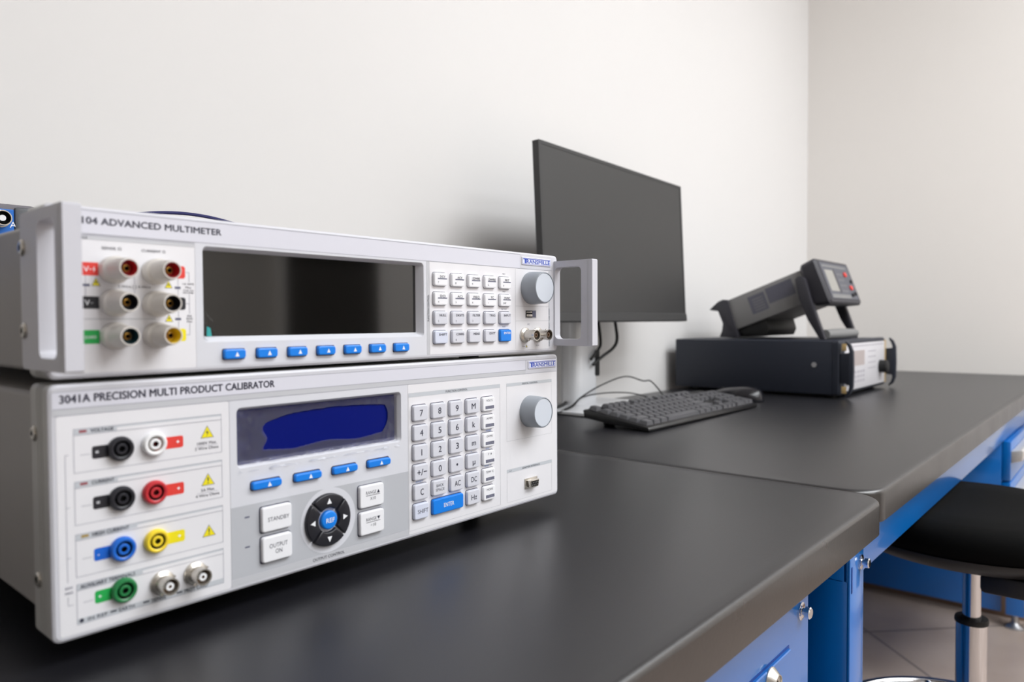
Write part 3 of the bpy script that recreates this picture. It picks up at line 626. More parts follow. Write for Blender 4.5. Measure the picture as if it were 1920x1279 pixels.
b.line(0.0062, 0.1684, 0.0545, 0.1684, 0.0006, y2, 'panel_band')
b.text('IEC', 0.3845, 0.1625, 0.3880, 0.0014, y2, 'ink_grey'); b.text('Rear', 0.3775, 0.1428, 0.3812, 0.0010, y2, 'ink_grey'); warn(b, 0.3822, 0.3842, 0.1424, 0.1444, y2, '!'); b.text('Front', 0.3966, 0.1433, 0.4012, 0.0010, y2, 'ink_grey')
MX = [0.2673, 0.2866, 0.3060, 0.3255, 0.3450]; MR = [0.2048, 0.1895, 0.1743, 0.1590]; mw, mh_ = 0.0146, 0.0106
for x in MX:
    for z in MR: gap2 = b.flat(rrect(x-0.00022, x+mw+0.0001, z-mh_-0.00025, z+0.00035, 0.0017, 3), y2, 'gap')
for t_, z in (('INFO', 0.2067), ('HELP', 0.1914), ('SELF TEST', 0.1760), ('RESET', 0.1608)):
    b.text(t_, 0.3523, z, None, 0.0011, y2, 'ink_grey', center=True, bold=-0.004)
SK = [0.0938, 0.1158, 0.1380, 0.1602, 0.1824, 0.2046, 0.2270]
for x in SK: b.flat(rrect(x-0.0004, x+0.0146, 0.1433, 0.1503, 0.001, 3), y2, 'gap')
b.nomerge = True; b.build('front_panel', mul, 0)
def mkey(x, z, top, low=None, bar=True, m='key_white', tm='ink', sc_=1.0):
    fs = [tk(top, x+0.0088, z-0.0032, 0.0018, min(0.0088, 0.00175*len(top)+0.0002), tm, 0.014)]
    if bar: fs.append(lambda b_, y: b_.rect(x+0.0036, x+0.0136, z-0.0053, z-0.0044, y, 'ink_grey'))
    if low: fs.append(tk(low, x+0.0042 if len(low) == 1 else x+0.0056, z-0.0078, 0.0015, None, 'ink', 0.004))
    key(mul, 'keypad_key', x, x+mw, z-mh_, z, m, fs, h=0.0027)
for x, a, q in zip(MX, ('DCV', 'ACV', 'Ω2WIRE', 'Ω4WIRE', 'PRT'), '789C±'): mkey(x, MR[0], a, q)
for x, a, q in zip(MX, ('DCI', 'ACI', 'FREQ', 'TC', 'FUNC'), ('4', '5', '6', '•', 'EXP')): mkey(x, MR[1], a, q)
for x, a, q in zip(MX, ('NULL', 'DIGITS', 'FILTER', 'TRIG', 'INPUT'), ('1', '2', '3', '.', None)): mkey(x, MR[2], a, q, False, 'key_grey')
for x, a, q, m in zip(MX, ('SHIFT', 'CONFIG', 'MENU', 'EXIT', 'ENTER'), (None, '0', None, None, None), ('key_pale', 'key_grey', 'key_grey', 'key_grey', 'key_blue')): mkey(x, MR[3], a, q, False, m, 'ink_white' if m == 'key_blue' else 'ink')
for x in SK: key(mul, 'soft_key', x, x+0.0143, 0.1437, 0.1500, 'key_blue', [lambda b_, y, a=x: b_.flat(tri_up(a+0.0082, 0.1468, 0.0027, 0.0029), y, 'ink_white')], h=0.0027)
b = MB('lcd_dark', PX); b.rect(TI[0]-0.001, TI[1]+0.001, TI[2]-0.001, TI[3]+0.001, 0.0062); b.build('display', mul, 0)
b = MB('film', PX); b.add([(0.0858, 0.0058, 0.1577), (0.0975, 0.0040, 0.1577), (0.0935, 0.0015, 0.1600), (0.0862, -0.0005, 0.1680), (0.0857, 0.0058, 0.1740), (0.0895, 0.0010, 0.1660)], [(0, 1, 2, 5), (0, 5, 3, 4), (1, 5, 2)]); b.add([(0.0836, -0.0012, 0.1580), (0.0872, -0.0004, 0.1578), (0.0866, 0.0, 0.1628), (0.0838, -0.0012, 0.1640)], [(0, 1, 2, 3)], 'teal_tape')
b.build('protective_film', mul, 0, label='peeled corner of clear film with teal tab')
# binding posts
def post(x, z, m):
    b = MB('post_plastic', PX); L_ = 0.0225
    b.lathe((x, 0, z), (0, -1, 0), [(0.0071, 0.0), (0.0073, 0.0012), (0.0072, 0.0068), (0.0066, 0.0074), (0.0063, 0.0080), (0.0060, 0.0088), (0.0051, L_-0.0012), (0.0049, L_), (0.0043, L_), (0.0042, L_-0.0004), (0.0038, L_-0.0075), (0.0019, L_-0.0075), (0.0019, L_-0.0040), (0.0012, L_-0.0038), (0.0011, L_-0.0070)], 40, ms=['post_plastic']*9+[m, m, 'brass', 'brass', 'hole_dark'])
    for i in range(28):
        a = 2*PI*i/28; e = Vector((math.cos(a), 0, math.sin(a))); c0 = Vector((x, 0, z))
        b.tube([c0+e*0.0058+Vector((0, -0.0096, 0)), c0+e*0.0051+Vector((0, -L_+0.0016, 0))], 0.00028, 5)
    b.nomerge = True
    return b.build('binding_post', mul, 50, label='binding post with '+{'jack_red': 'red', 'jack_black': 'black', 'jack_teal': 'dark green', 'jack_yellow': 'yellow'}[m]+' bore')
for x, z, m in ((0.0322, 0.1948, 'jack_red'), (0.0545, 0.1948, 'jack_red'), (0.0322, 0.1770, 'jack_black'), (0.0545, 0.1768, 'jack_black'), (0.0322, 0.1592, 'jack_teal'), (0.0545, 0.1592, 'jack_yellow')): post(x, z, m)
knob(mul, 0.3900, 0.1961, 0.0148, 0.0165)
b = MB('nickel', PX); b.frame(0.3815, 0.3970, 0.1688, 0.1762, 0.0006, -0.0004, 'steel'); b.rect(0.3819, 0.3966, 0.1691, 0.1759, -0.0003, 'hole_dark'); b.box(0.3826, 0.3905, -0.0012, -0.0003, 0.1702, 0.1722, 0.0001, 'nickel'); b.box(0.3826, 0.3905, -0.0010, -0.0003, 0.1738, 0.1746, 0.0001, 'nickel'); b.rect(0.3915, 0.3964, 0.1692, 0.1758, -0.00035, 'ink_grey'); b.build('usb_port', mul)
bnc(mul, 0.3805, 0.0, 0.1535, 0.0145, 'bnc_inner'); bnc(mul, 0.3985, 0.0, 0.1535, 0.0145, 'bnc_inner')
badge(mul, 0.3767, 0.4188, 0.2170, 0.2238, -0.0002)
def handle(x0, x1, y0, yb, hy0, hy1):
    z0, z1 = 0.1428, 0.2225
    b = MB('handle_metal', PX); t = bmesh.new()
    outer = [(yb, z0+0.002), (yb-0.002, z0), (y0+0.0008, z0), (y0, z0+0.0008), (y0, z1-0.0008), (y0+0.0008, z1), (yb-0.002, z1), (yb, z1-0.002)]
    hl = rrect(hy0, hy1, 0.1490, 0.2165, 0.0045, 5); es = []
    for lp in (outer, hl):
        vs = [t.verts.new((x0, p[0], p[1])) for p in lp]; es += [t.edges.new((vs[i], vs[(i+1) % len(vs)])) for i in range(len(vs))]
    bmesh.ops.triangle_fill(t, edges=es, use_beauty=True)
    ext = bmesh.ops.extrude_face_region(t, geom=t.faces[:]); bmesh.ops.translate(t, vec=(x1-x0, 0, 0), verts=[v for v in ext['geom'] if isinstance(v, bmesh.types.BMVert)])
    bmesh.ops.recalc_face_normals(t, faces=t.faces[:]); t.verts.index_update()
    b.add([v.co.copy() for v in t.verts], [tuple(v.index for v in f.verts) for f in t.faces]); t.free()
    for yy in (-0.0385, -0.0400): b.box(x0-0.00012, x0, yy-0.00025, yy+0.00025, z0+0.001, z1-0.001, 0, 'panel_band')
    return b.build('handle', mul, 30)
handle(-0.0055, 0.0025, -0.0440, 0.0180, -0.0330, -0.0080); handle(0.4242, 0.4326, -0.0440, 0.0015, -0.0315, -0.0010)
screw(mul, -0.0055, 0.0140, 0.2050); screw(mul, -0.0055, 0.0135, 0.1625)
feet(mul, (0.05, 0.38), (0.07, 0.37), 0.1290, 0.1410, 0.011)

# ------------------------------------------------------------------ small USB oscilloscope on the multimeter, and its cable
scp = thing('usb_oscilloscope', 'small dark grey and blue oscilloscope box lying on the multimeter at far left', 'oscilloscope', (-0.01, 0.40, Z0+0.219))
b = MB('scope_dark', PX); b.box(-0.115, 0.095, 0.333, 0.47, 0.2195, 0.2715, 0.003); b.build('case', scp)
b = MB('scope_end', PX); b.box(0.0765, 0.0975, 0.3295, 0.345, 0.2205, 0.2690, 0.003); b.build('end_cap', scp); b = MB('scope_end', PX); b.box(-0.1175, -0.0965, 0.3295, 0.345, 0.2205, 0.2690, 0.003); b.build('end_cap', scp)
b = MB('scope_blue', PX); b.box(-0.096, 0.0765, 0.3310, 0.336, 0.2215, 0.2665, 0.0008)
for k, ch in enumerate('ABCD'): b.text(ch, 0.0730-k*0.045, 0.2505, None, 0.0052, 0.3308, 'ink_white', bold=0.0)
b.build('front_panel', scp, 0, label='blue front plate with white letters')
for k in range(4):
    b = MB('nickel', PX); b.lathe((0.0658-k*0.045, 0.331, 0.2575), (0, -1, 0), [(0.0076, 0), (0.0076, 0.002), (0.0066, 0.0024), (0.0066, 0.0100), (0.0058, 0.0100), (0.0058, 0.002), (0.0026, 0.002), (0.0026, 0.008), (0.0008, 0.008)], 30, ms=['nickel']*4+['hole_dark', 'hole_dark', 'plastic_white', 'plastic_white']); b.build('bnc_socket', scp)
b = MB('cable_navy', PX); pts = []
for i in range(41):
    t_ = i/40; pts.append((0.06+0.28*t_, 0.30-0.05*t_, 0.2215+0.0495*math.sin(PI*t_)**0.9))
pts += [(0.355, 0.262, 0.2215), (0.372, 0.285, 0.2212), (0.378, 0.33, 0.2212), (0.376, 0.40, 0.2214), (0.374, 0.425, 0.219), (0.373, 0.438, 0.208), (0.372, 0.446, 0.185)]
b = MB('cable_navy', PX); b.tube(spline(pts[:1]+pts[4:41:4]+pts[41:], 6), 0.0016, 10); tag(b.build('usb_cable'), 'thin dark blue cable arching just above the multimeter', 'cable')

# ------------------------------------------------------------------ workbenches
def bench_top(root, x0, x1, y0, y1, rad):
    b = MB(['laminate_black', 'slab_edge'], T(0, 0, 0)); e = 0.005; zt = BT; zb = BT-0.036
    secs = [(zb, 0.002), (zb+0.002, 0.0), (zt-e, 0.0), (zt-e*0.62, e*0.08), (zt-e*0.29, e*0.29), (zt-e*0.08, e*0.62), (zt, e)]
    b.loftZ([(z, x0+i, x1-i, y0+i, y1-i, rad) for z, i in secs], ms=['slab_edge', 'slab_edge', 'slab_edge', 'slab_edge', 'laminate_black', 'laminate_black'], n=8)
    return b.build('worktop', root, 40)
def bolt(root, x, y, z, r_=0.0055):
    b = MB('chrome'); b.lathe((x, y, z), (0, -1, 0), [(r_*1.5, 0), (r_*1.5, 0.0014), (r_*1.1, 0.0018), (r_*0.62, 0.0020), (r_*0.60, 0.0046), (r_, 0.0048), (r_, 0.0086), (r_*0.8, 0.0095)], 6*4); b.recalc = True; b.build('bolt', root)
bn = thing('workbench', 'near blue steel workbench with black top carrying the calibrator and multimeter', 'workbench', (-0.3, 0.14, 0.0))
bench_top(bn, -1.25, 0.682, -0.229, 0.505, 0.032)
B = 'steel_blue'; ZB_ = BT-0.036
b = MB(B); b.box(-1.16, 0.566, -0.186, -0.180, ZB_-0.05, ZB_, 0.001); b.build('apron', bn)
for x0 in (-1.16, 0.50):
    for y0 in (-0.178, 0.42):
        b = MB(B); b.box(x0, x0+0.05, y0, y0+0.05, 0.04, ZB_, 0.002); b.build('leg', bn)
        b = MB('steel'); b.lathe((x0+0.025, y0+0.025, 0.0), (0, 0, 1), [(0.024, 0), (0.024, 0.006), (0.008, 0.012), (0.007, 0.042)], 20, cap0=True); b.build('leveler_foot', bn)
b = MB(B); b.box(-1.12, 0.52, 0.44, 0.446, 0.12, 0.5, 0.001); b.build('back_panel', bn)
# cabinet hung under the near bench
cb = thing('drawer_cabinet', 'glossy blue drawer cabinet with round lock under the near bench edge', 'drawer cabinet', (0.33, 0.0, 0.18))
CY = -0.190
b = MB(B); b.box(0.11, 0.566, CY, -0.182, 0.30, ZB_, 0.0008); b.box(0.11, 0.566, -0.182, -0.1795, 0.30, ZB_-0.0005, 0); b.build('front_frame', cb, 0)
b = MB(B); b.box(0.112, 0.4995, -0.1795, 0.36, 0.302, ZB_-0.001, 0.001); b.build('body', cb)
for z1_, z0_ in ((Z0-0.1225, 0.52), (0.51, 0.315)):
    b = MB(B); b.loftY([(CY+0.0004, 0.157, 0.5165, z0_, z1_+0.0008, 0.001), (CY-0.0002, 0.157, 0.5165, z0_, z1_+0.0008, 0.001)], 'seam_blue', cap0=False)
    b.loftY([(CY, 0.1595, 0.5145, z0_+0.0015, z1_-0.0015, 0.001), (CY-0.0022, 0.1595, 0.5145, z0_+0.0015, z1_-0.0015, 0.001), (CY-0.0030, 0.1603, 0.5137, z0_+0.0023, z1_-0.0023, 0.001)], B, cap0=False)
    dr = b.build('drawer', cb, 30)
    if z1_ > 0.6:
        b = MB('nickel'); b.lathe((0.4660, CY-0.003, Z0-0.1350), (0, -1, 0), [(0.0125, 0), (0.0125, 0.001), (0.0082, 0.0062), (0.0078, 0.0070), (0.0070, 0.0070), (0.0068, 0.0060), (0.001, 0.0060)], 36); b.box(0.4653, 0.4667, CY-0.0094, CY-0.0089, Z0-0.1380, Z0-0.1320, 0, 'hole_dark'); b.build('lock', dr)
    b = MB('drawer_pull'); b.box(0.24, 0.44, CY-0.026, CY-0.020, z1_-0.075, z1_-0.060, 0.003); b.box(0.245, 0.255, CY-0.022, CY-0.002, z1_-0.073, z1_-0.062, 0.001); b.box(0.425, 0.435, CY-0.022, CY-0.002, z1_-0.073, z1_-0.062, 0.001); b.build('handle', dr)
bolt(cb, 0.5455, CY, Z0-0.1005)

bf = thing('workbench', 'far blue steel workbench with black top carrying the monitor and keyboard', 'workbench', (1.7, 0.14, 0.0))
bench_top(bf, 0.6845, 2.685, -0.219, 0.505, 0.036)
b = MB(B); b.box(0.692, 2.66, -0.190, -0.184, Z0-0.1165, ZB_, 0.0012); b.box(0.692, 2.66, -0.184, -0.150, Z0-0.1165, Z0-0.1145, 0.0006); b.build('apron', bf)
for x0, x1, ya in ((0.692, 0.742, -0.1915), (2.575, 2.625, -0.1680)):
    zb_ = 0.045
    b = MB(B); b.box(x0, x1, ya, ya+0.0035, zb_, ZB_-0.012, 0.0012); b.box(x0, x0+0.004, ya+0.003, ya+0.048, zb_, ZB_-0.012, 0.001); b.box(x1-0.004, x1, ya+0.003, ya+0.048, zb_, ZB_-0.012, 0.001)
    if x0 < 1: b.box(x0+0.0035, x0+0.0065, -0.1922, -0.1914, Z0-0.128, Z0-0.100, 0.0002, 'seam_blue')
    b.build('leg', bf)
    xp = x0+0.002 if x0 < 1 else 2.620
    b = MB(B); b.box(xp, xp+0.004, -0.1435 if x0 < 1 else -0.103, 0.46, 0.035, ZB_, 0.001); b.build('end_panel', bf)
    for yf in (ya+0.026, 0.44):
        b = MB('steel'); b.lathe(((x0+x1)/2, yf, 0.0), (0, 0, 1), [(0.028, 0), (0.028, 0.005), (0.013, 0.014), (0.010, 0.02), (0.010, 0.05)], 24, cap0=True); b.build('leveler_foot', bf)
b = MB(B); b.box(0.70, 2.65, 0.455, 0.461, 0.05, 0.42, 0.001); b.build('back_panel', bf)
bolt(bf, 0.7300, -0.1915, Z0-0.1020)
# drawer cabinet under the far bench
pd = thing('drawer_cabinet', 'blue drawer cabinet with pale full width pulls under the far bench', 'drawer cabinet', (2.2, 0.0, 0.35))
b = MB(B); b.box(1.912, 2.46, -0.182, 0.38, 0.40, Z0-0.118, 0.002); b.build('body', pd)
for z1_, z0_ in ((Z0-0.122, Z0-0.215), (Z0-0.219, Z0-0.30), (Z0-0.304, 0.41)):
    b = MB(B); b.box(1.914, 2.458, -0.200, -0.183, z0_, z1_, 0.0015); dr = b.build('drawer', pd)
    b = MB('drawer_pull'); b.prism([(-0.200, z1_-0.050), (-0.222, z1_-0.042), (-0.224, z1_-0.020), (-0.220, z1_-0.018), (-0.200, z1_-0.022)], 1.916, 2.456, 'x', 0.001); b.build('handle', dr)

# ------------------------------------------------------------------ stool
sx, sy = 1.209, -0.2275
st = thing('stool', 'black round stool on a chrome column, pushed in beside the far bench', 'stool', (sx, sy, 0))
ZS = Z0-0.121
b = MB('seat_black'); b.lathe((sx, sy, ZS-0.06), (0, 0, 1), [(0.14, 0.004), (0.172, 0.006), (0.184, 0.016), (0.189, 0.030), (0.187, 0.045), (0.178, 0.055), (0.160, 0.060), (0.10, 0.058), (0.02, 0.055)], 64, cap0=True); b.build('seat', st, 60)
b = MB('seat_shell'); b.lathe((sx, sy, ZS-0.072), (0, 0, 1), [(0.10, 0.0), (0.168, 0.006), (0.183, 0.020), (0.1845, 0.026)], 64, cap0=True, cap1=False); b.build('seat_shell', st, 60)
b = MB('seat_shell'); b.box(1.060, 1.25, -0.335, -0.258, Z0-0.2165, ZS-0.068, 0.006); b.build('tilt_mechanism', st)
b = MB('chrome'); b.lathe((sx, sy, 0.36), (0, 0, 1), [(0.0128, 0), (0.0128, ZS-0.07-0.36)], 32); b.build('column_tube', st, 60)
b = MB('rubber_black'); b.lathe((sx, sy, 0.487), (0, 0, 1), [(0.0150, 0), (0.0232, 0.0), (0.0236, 0.004), (0.0226, 0.008), (0.0150, 0.009)], 32); b.build('collar', st, 60)
b = MB('chrome'); b.lathe((sx, sy, 0.10), (0, 0, 1), [(0.0215, 0), (0.0215, 0.387)], 40, cap0=True); b.build('column_sleeve', st, 60)
b = MB('chrome'); b.tube([(sx+0.2*math.cos(2*PI*i/72), sy+0.2*math.sin(2*PI*i/72), 0.292) for i in range(72)], 0.009, 12, close=True)
for k in range(3):
    a = 2*PI*k/3+0.5; b.tube([(sx+0.02*math.cos(a), sy+0.02*math.sin(a), 0.292), (sx+0.196*math.cos(a), sy+0.196*math.sin(a), 0.292)], 0.007, 10)
b.nomerge = True; b.build('foot_ring', st, 60)
for k in range(5):
    a = 2*PI*k/5+0.3; ca, sa = math.cos(a), math.sin(a)
    b = MB('chrome'); b.tube([(sx+0.02*ca, sy+0.02*sa, 0.115), (sx+0.14*ca, sy+0.14*sa, 0.098), (sx+0.25*ca, sy+0.25*sa, 0.062)], [0.017, 0.015, 0.010], 12); lg = b.build('leg', st, 60)
    b = MB('rubber_black'); b.lathe((sx+0.25*ca, sy+0.25*sa, 0.0), (0, 0, 1), [(0.02, 0), (0.02, 0.012), (0.010, 0.03), (0.009, 0.055)], 16, cap0=True); b.build('glide', lg)

# ------------------------------------------------------------------ monitor
MO = T(1.4081, 0.3693, Z0+0.1639) @ Matrix.Rotation(0.0542, 4, 'Z') @ Matrix.Rotation(-0.0436, 4, 'X')
mw_, mhh = 0.565, 0.3107
mon = thing('monitor', 'thin black computer monitor switched off on a silver stand', 'monitor', (1.13, 0.42, BT))
b = MB('monitor_plastic', MO); b.loftY([(0.0, -mw_, 0, 0, mhh, 0.002), (0.004, -mw_, 0, 0, mhh, 0.002), (0.013, -mw_, 0, 0.0, mhh, 0.002), (0.020, -mw_+0.02, -0.02, 0.01, mhh-0.03, 0.004), (0.042, -mw_+0.08, -0.08, 0.03, mhh-0.09, 0.01)], cap0=False); b.holed(rrect(-mw_, 0, 0, mhh, 0.002, 4), [rrect(-mw_+0.0065, -0.0065, 0.019, mhh-0.0065, 0.0005, 4)], 0.0); b.build('housing', mon)
b = MB('monitor_screen', MO); b.rect(-mw_+0.0065, -0.0065, 0.019, mhh-0.0065, 0.0006); b.build('screen', mon, 0)
b = MB('monitor_plastic', MO); b.prism([(-0.0008, 0.0), (-0.0026, 0.002), (-0.0018, 0.0165), (0.0, 0.018), (0.001, 0.0)], -mw_, 0.0, 'x'); b.build('chin_strip', mon)
b = MB('stand_silver'); cx, cy = 1.113, 0.462
b.loftZ([(BT+0.006, cx-0.043, cx+0.043, cy-0.024, cy+0.024, 0.020), (Z0+0.33, cx-0.041, cx+0.041, cy-0.022, cy+0.022, 0.018)], n=8)
b.build('stand_column', mon, 50)
b = MB('rubber_black'); b.box(cx+0.022, cx+0.0445, cy-0.0235, cy-0.006, Z0+0.050, Z0+0.105, 0.003); b.build('cable_slot', mon)
b = MB('monitor_plastic'); b.box(cx-0.05, cx+0.05, 0.405, 0.445, Z0+0.26, Z0+0.36, 0.004); b.build('mount', mon)
b = MB('stand_silver'); b.loftZ([(BT, 0.990, 1.245, 0.338, 0.500, 0.006), (BT+0.002, 0.988, 1.247, 0.336, 0.502, 0.006), (BT+0.0065, 0.988, 1.247, 0.336, 0.502, 0.006), (BT+0.0075, 0.990, 1.245, 0.338, 0.500, 0.006)], ms=['rubber_black', 'stand_silver', 'stand_silver']); b.build('stand_base', mon)
def cable(pts, rad, m, parent=None, name='cable'):
    b = MB(m); b.tube(spline(pts), rad, 8); return b.build(name, parent, 60)
c1 = cable([(1.1514, 0.44, Z0+0.1723), (1.1568, 0.437, Z0+0.1229), (1.1428, 0.433, Z0+0.1066), (1.111, 0.43, Z0+0.0869)], 0.0032, 'rubber_black', name='monitor_cable'); tag(c1, 'left black cable looping from the monitor into its stand', 'cable')
c2 = cable([(1.2151, 0.44, Z0+0.1723), (1.221, 0.437, Z0+0.1283), (1.1983, 0.432, Z0+0.1082), (1.1542, 0.43, Z0+0.0917), (1.1186, 0.43, Z0+0.0755)], 0.0034, 'rubber_black', name='monitor_cable'); tag(c2, 'right black cable looping from the monitor into its stand', 'cable')
c3 = cable([(1.1529, 0.495, Z0+0.0508), (1.1324, 0.5, Z0+0.0290), (1.1091, 0.497, Z0+0.0036), (1.04, 0.45, BT+0.012), (0.90, 0.44, BT+0.004), (0.70, 0.46, BT+0.004)], 0.0032, 'rubber_black', name='power_cable'); tag(c3, 'thick black cable rising behind the silver stand column', 'cable')

# ------------------------------------------------------------------ keyboard and mouse
KB = T(0.897, 0.171, BT+0.0005) @ Matrix.Rotation(math.radians(8.0), 4, 'X')
kb = thing('keyboard', 'black computer keyboard lying in front of the monitor', 'keyboard', (1.116, 0.235, BT))
b = MB('keyboard_body', KB); b.prism([(0.001, 0.0005), (0.0, 0.004), (0.003, 0.0075), (0.128, 0.0100), (0.131, 0.008), (0.127, -0.004), (0.075, -0.0035), (0.02, 0.0004)], 0.0, 0.438, 'x', 0.001); b.build('body', kb)
def kkey(x0, y0, w_, dd=0.0168):
    b = MB('keyboard_key', KB); z0 = 0.0075+0.0025*y0/0.128
    b.loftZ([(z0, x0, x0+w_, y0, y0+dd, 0.001), (z0+0.0060, x0+0.0018, x0+w_-0.0018, y0+0.0016, y0+dd-0.0022, 0.0015), (z0+0.0064, x0+0.0026, x0+w_-0.0026, y0+0.0024, y0+dd-0.003, 0.0015)], cap0=False, n=2); b.build('key', kb, 40)
U = 0.01905; kx0 = 0.0095; ky = [0.0105+U*i for i in range(5)]+[0.0105+U*5+0.0045]
def krow(y0, ws, x=kx0):
    for w_ in ws:
        if w_ > 0: kkey(x+0.0005, y0, w_*U-0.0021)
        x += abs(w_)*U
KX2 = kx0+15.25*U; KX3 = KX2+3.3*U
krow(ky[0], [1.25, 1.25, 1.25, 6.25, 1.25, 1.25, 1.25, 1.25]); krow(ky[1], [2.25]+[1]*10+[2.75]); krow(ky[2], [1.75]+[1]*11+[2.25]); krow(ky[3], [1.5]+[1]*12+[1.5]); krow(ky[4], [1]*13+[2]); krow(ky[5], [1, -1, 1, 1, 1, 1, -.5, 1, 1, 1, 1, -.5, 1, 1, 1, 1])
krow(ky[0], [1, 1, 1], KX2); krow(ky[1], [-1, 1], KX2)
for j in (3, 4, 5): krow(ky[j], [1, 1, 1], KX2)
krow(ky[0], [2, 1], KX3); krow(ky[1], [1, 1, 1], KX3); krow(ky[2], [1, 1, 1], KX3); krow(ky[3], [1, 1, 1], KX3); krow(ky[4], [1, 1, 1, 1], KX3)
for y0 in (ky[0], ky[2]): kkey(KX3+3*U, y0, U-0.0012, 0.0175+U)
for x0 in (0.03, 0.375):
    b = MB('keyboard_body'); b.box(0.897+x0, 0.897+x0+0.03, 0.272, 0.278, BT, BT+0.0175, 0.001); b.build('riser_foot', kb)
kc = cable([(1.112, 0.300, BT+0.022), (1.2338, 0.33, Z0+0.0018), (1.2703, 0.38, Z0+0.0327), (1.2659, 0.4, Z0+0.0343), (1.2179, 0.415, Z0+0.0459), (1.1395, 0.423, Z0+0.0326), (1.0728, 0.426, Z0+0.0134), (1.03, 0.425, BT+0.011), (0.96, 0.43, BT+0.004), (0.8, 0.48, BT+0.003)], 0.0015, 'rubber_black', kb, 'cord')
ms_ = thing('mouse', 'glossy black computer mouse behind the right end of the keyboard', 'mouse', (1.430, 0.258, BT))
MM = T(1.430, 0.258, BT) @ Matrix.Rotation(math.radians(12), 4, 'Z')
b = MB('mouse_gloss', MM); L_ = []
nseg = 12
for j in range(nseg+1):
    t_ = -0.5*PI+PI*j/nseg; yy = 0.059*math.sin(t_); sc_ = math.cos(t_)**0.55 if 0 < j < nseg else 0.05
    hh = (0.036-0.012*max(0, math.sin(t_))**1.2*-1*0-0.010*(yy/0.059+1)/2*1.2)*max(sc_, 0.05); wd = 0.033*max(sc_, 0.05)
    L_.append([(wd*math.copysign(abs(math.cos(a))**0.8, math.cos(a)), yy, 0.002+(hh*math.sin(a) if math.sin(a) > 0 else 0.0)) for a in [PI*i/12 for i in range(13)]]+[(wd*0.9*math.cos(a), yy, 0.0) for a in (PI, 0)])
b.loft(L_); b.recalc = True; b.build('body', ms_, 60)
b = MB('rubber_black', MM); b.tube([(-0.0035, 0.030, 0.0215), (0.0035, 0.030, 0.0215)], 0.0075, 16); b.build('scroll_wheel', ms_)
cable([(1.418, 0.312, BT+0.012), (1.39, 0.36, BT+0.004), (1.36, 0.37, BT+0.003), (1.30, 0.42, BT+0.003), (1.2888, 0.4, BT+0.010), (1.2434, 0.42, BT+0.022), (1.1458, 0.418, Z0+0.0157), (1.0633, 0.418, Z0+0.0136), (1.02, 0.415, BT+0.011), (0.95, 0.42, BT+0.004), (0.85, 0.47, BT+0.003)], 0.0014, 'rubber_black', ms_, 'cord')

# ------------------------------------------------------------------ dark cased instrument on the far bench
bx = thing('bench_instrument', 'large dark cased instrument with pale front panel at the far end of the bench', 'instrument', (1.8, 0.29, BT))
X0, X1, YA, YB, ZA, ZC = 1.600, 1.985, 0.090, 0.499, Z0-0.006, Z0+0.1175
b = MB('box_dark'); b.box(X0, X1, YA+0.012, YB, ZA, ZC, 0.003); b.build('case', bx)
b = MB('box_dark'); b.loftY([(YA+0.014, X0-0.001, X1+0.001, ZA-0.001, ZC+0.001, 0.006), (YA+0.002, X0-0.001, X1+0.001, ZA-0.001, ZC+0.001, 0.006), (YA-0.002, X0+0.003, X1-0.003, ZA+0.003, ZC-0.003, 0.006)]); b.build('front_frame', bx)
b = MB('box_panel'); b.box(X0+0.030, X1-0.014, YA-0.0045, YA-0.001, ZA+0.007, ZC-0.008, 0.001)
pz = ZA; yy = YA-0.0047
b.rect(X0+0.065, X0+0.185, pz+0.062, pz+0.098, yy, 'box_display')
for i in range(6):
    for j in range(3): b.rect(X0+0.06+i*0.022, X0+0.074+i*0.022, pz+0.022+j*0.011, pz+0.028+j*0.011, yy, 'box_print')
for i in range(4): b.rect(X0+0.215, X0+0.285, pz+0.05+i*0.014, pz+0.0525+i*0.014, yy, 'box_print')
b.rect(X0+0.05, X1-0.03, ZC-0.016, ZC-0.0135, yy, 'box_print'); b.build('front_panel', bx)
for x in (X1-0.010,):
    b = MB('gold'); b.box(x-0.005, x+0.004, YA-0.006, YA-0.0005, ZA+0.006, ZC-0.006, 0.001); b.build('trim_strip', bx, label='pale gold strip')
b = MB('rubber_black'); b.lathe((X1-0.060, YA-0.004, Z0+0.045), (0, -1, 0), [(0.0165, 0), (0.0160, 0.018), (0.013, 0.020)], 28); b.build('rotary_knob', bx)
b = MB('nickel'); b.lathe((X0+0.038, YA-0.004, Z0+0.020), (0, -1, 0), [(0.006, 0), (0.006, 0.010), (0.004, 0.010), (0.004, 0.004)], 16); b.build('bnc_socket', bx)
for x in (X0+0.006, X1-0.002):
    b = MB('box_dark'); hx0, hx1 = x-0.006, x+0.006; prof = [(-0.010, -0.004), (-0.020, 0.004), (-0.026, 0.020), (-0.027, 0.060), (-0.026, 0.100), (-0.020, 0.116), (-0.010, 0.124), (-0.010, 0.119), (-0.015, 0.111), (-0.018, 0.102), (-0.018, 0.097), (0.0, 0.095), (0.0, 0.028), (-0.018, 0.026), (-0.018, 0.018), (-0.015, 0.008), (-0.010, 0.001)]
    b.prism([(YA-0.003+p[0], ZA+p[1]) for p in prof], hx0, hx1, 'x', 0.0008); hd = b.build('handle', bx)
    if x < 1.7:
        for z in (ZA+0.013, ZC-0.014): b = MB('gold'); b.box(hx0-0.0015, hx0-0.0002, YA-0.016, YA-0.006, z-0.008, z+0.008, 0.0005); b.build('end_clip', hd)
b = MB('steel'); b.lathe((X0, YA+0.055, Z0+0.062), (-1, 0, 0), [(0.006, 0), (0.0055, 0.0015)], 16); b.build('screw', bx)
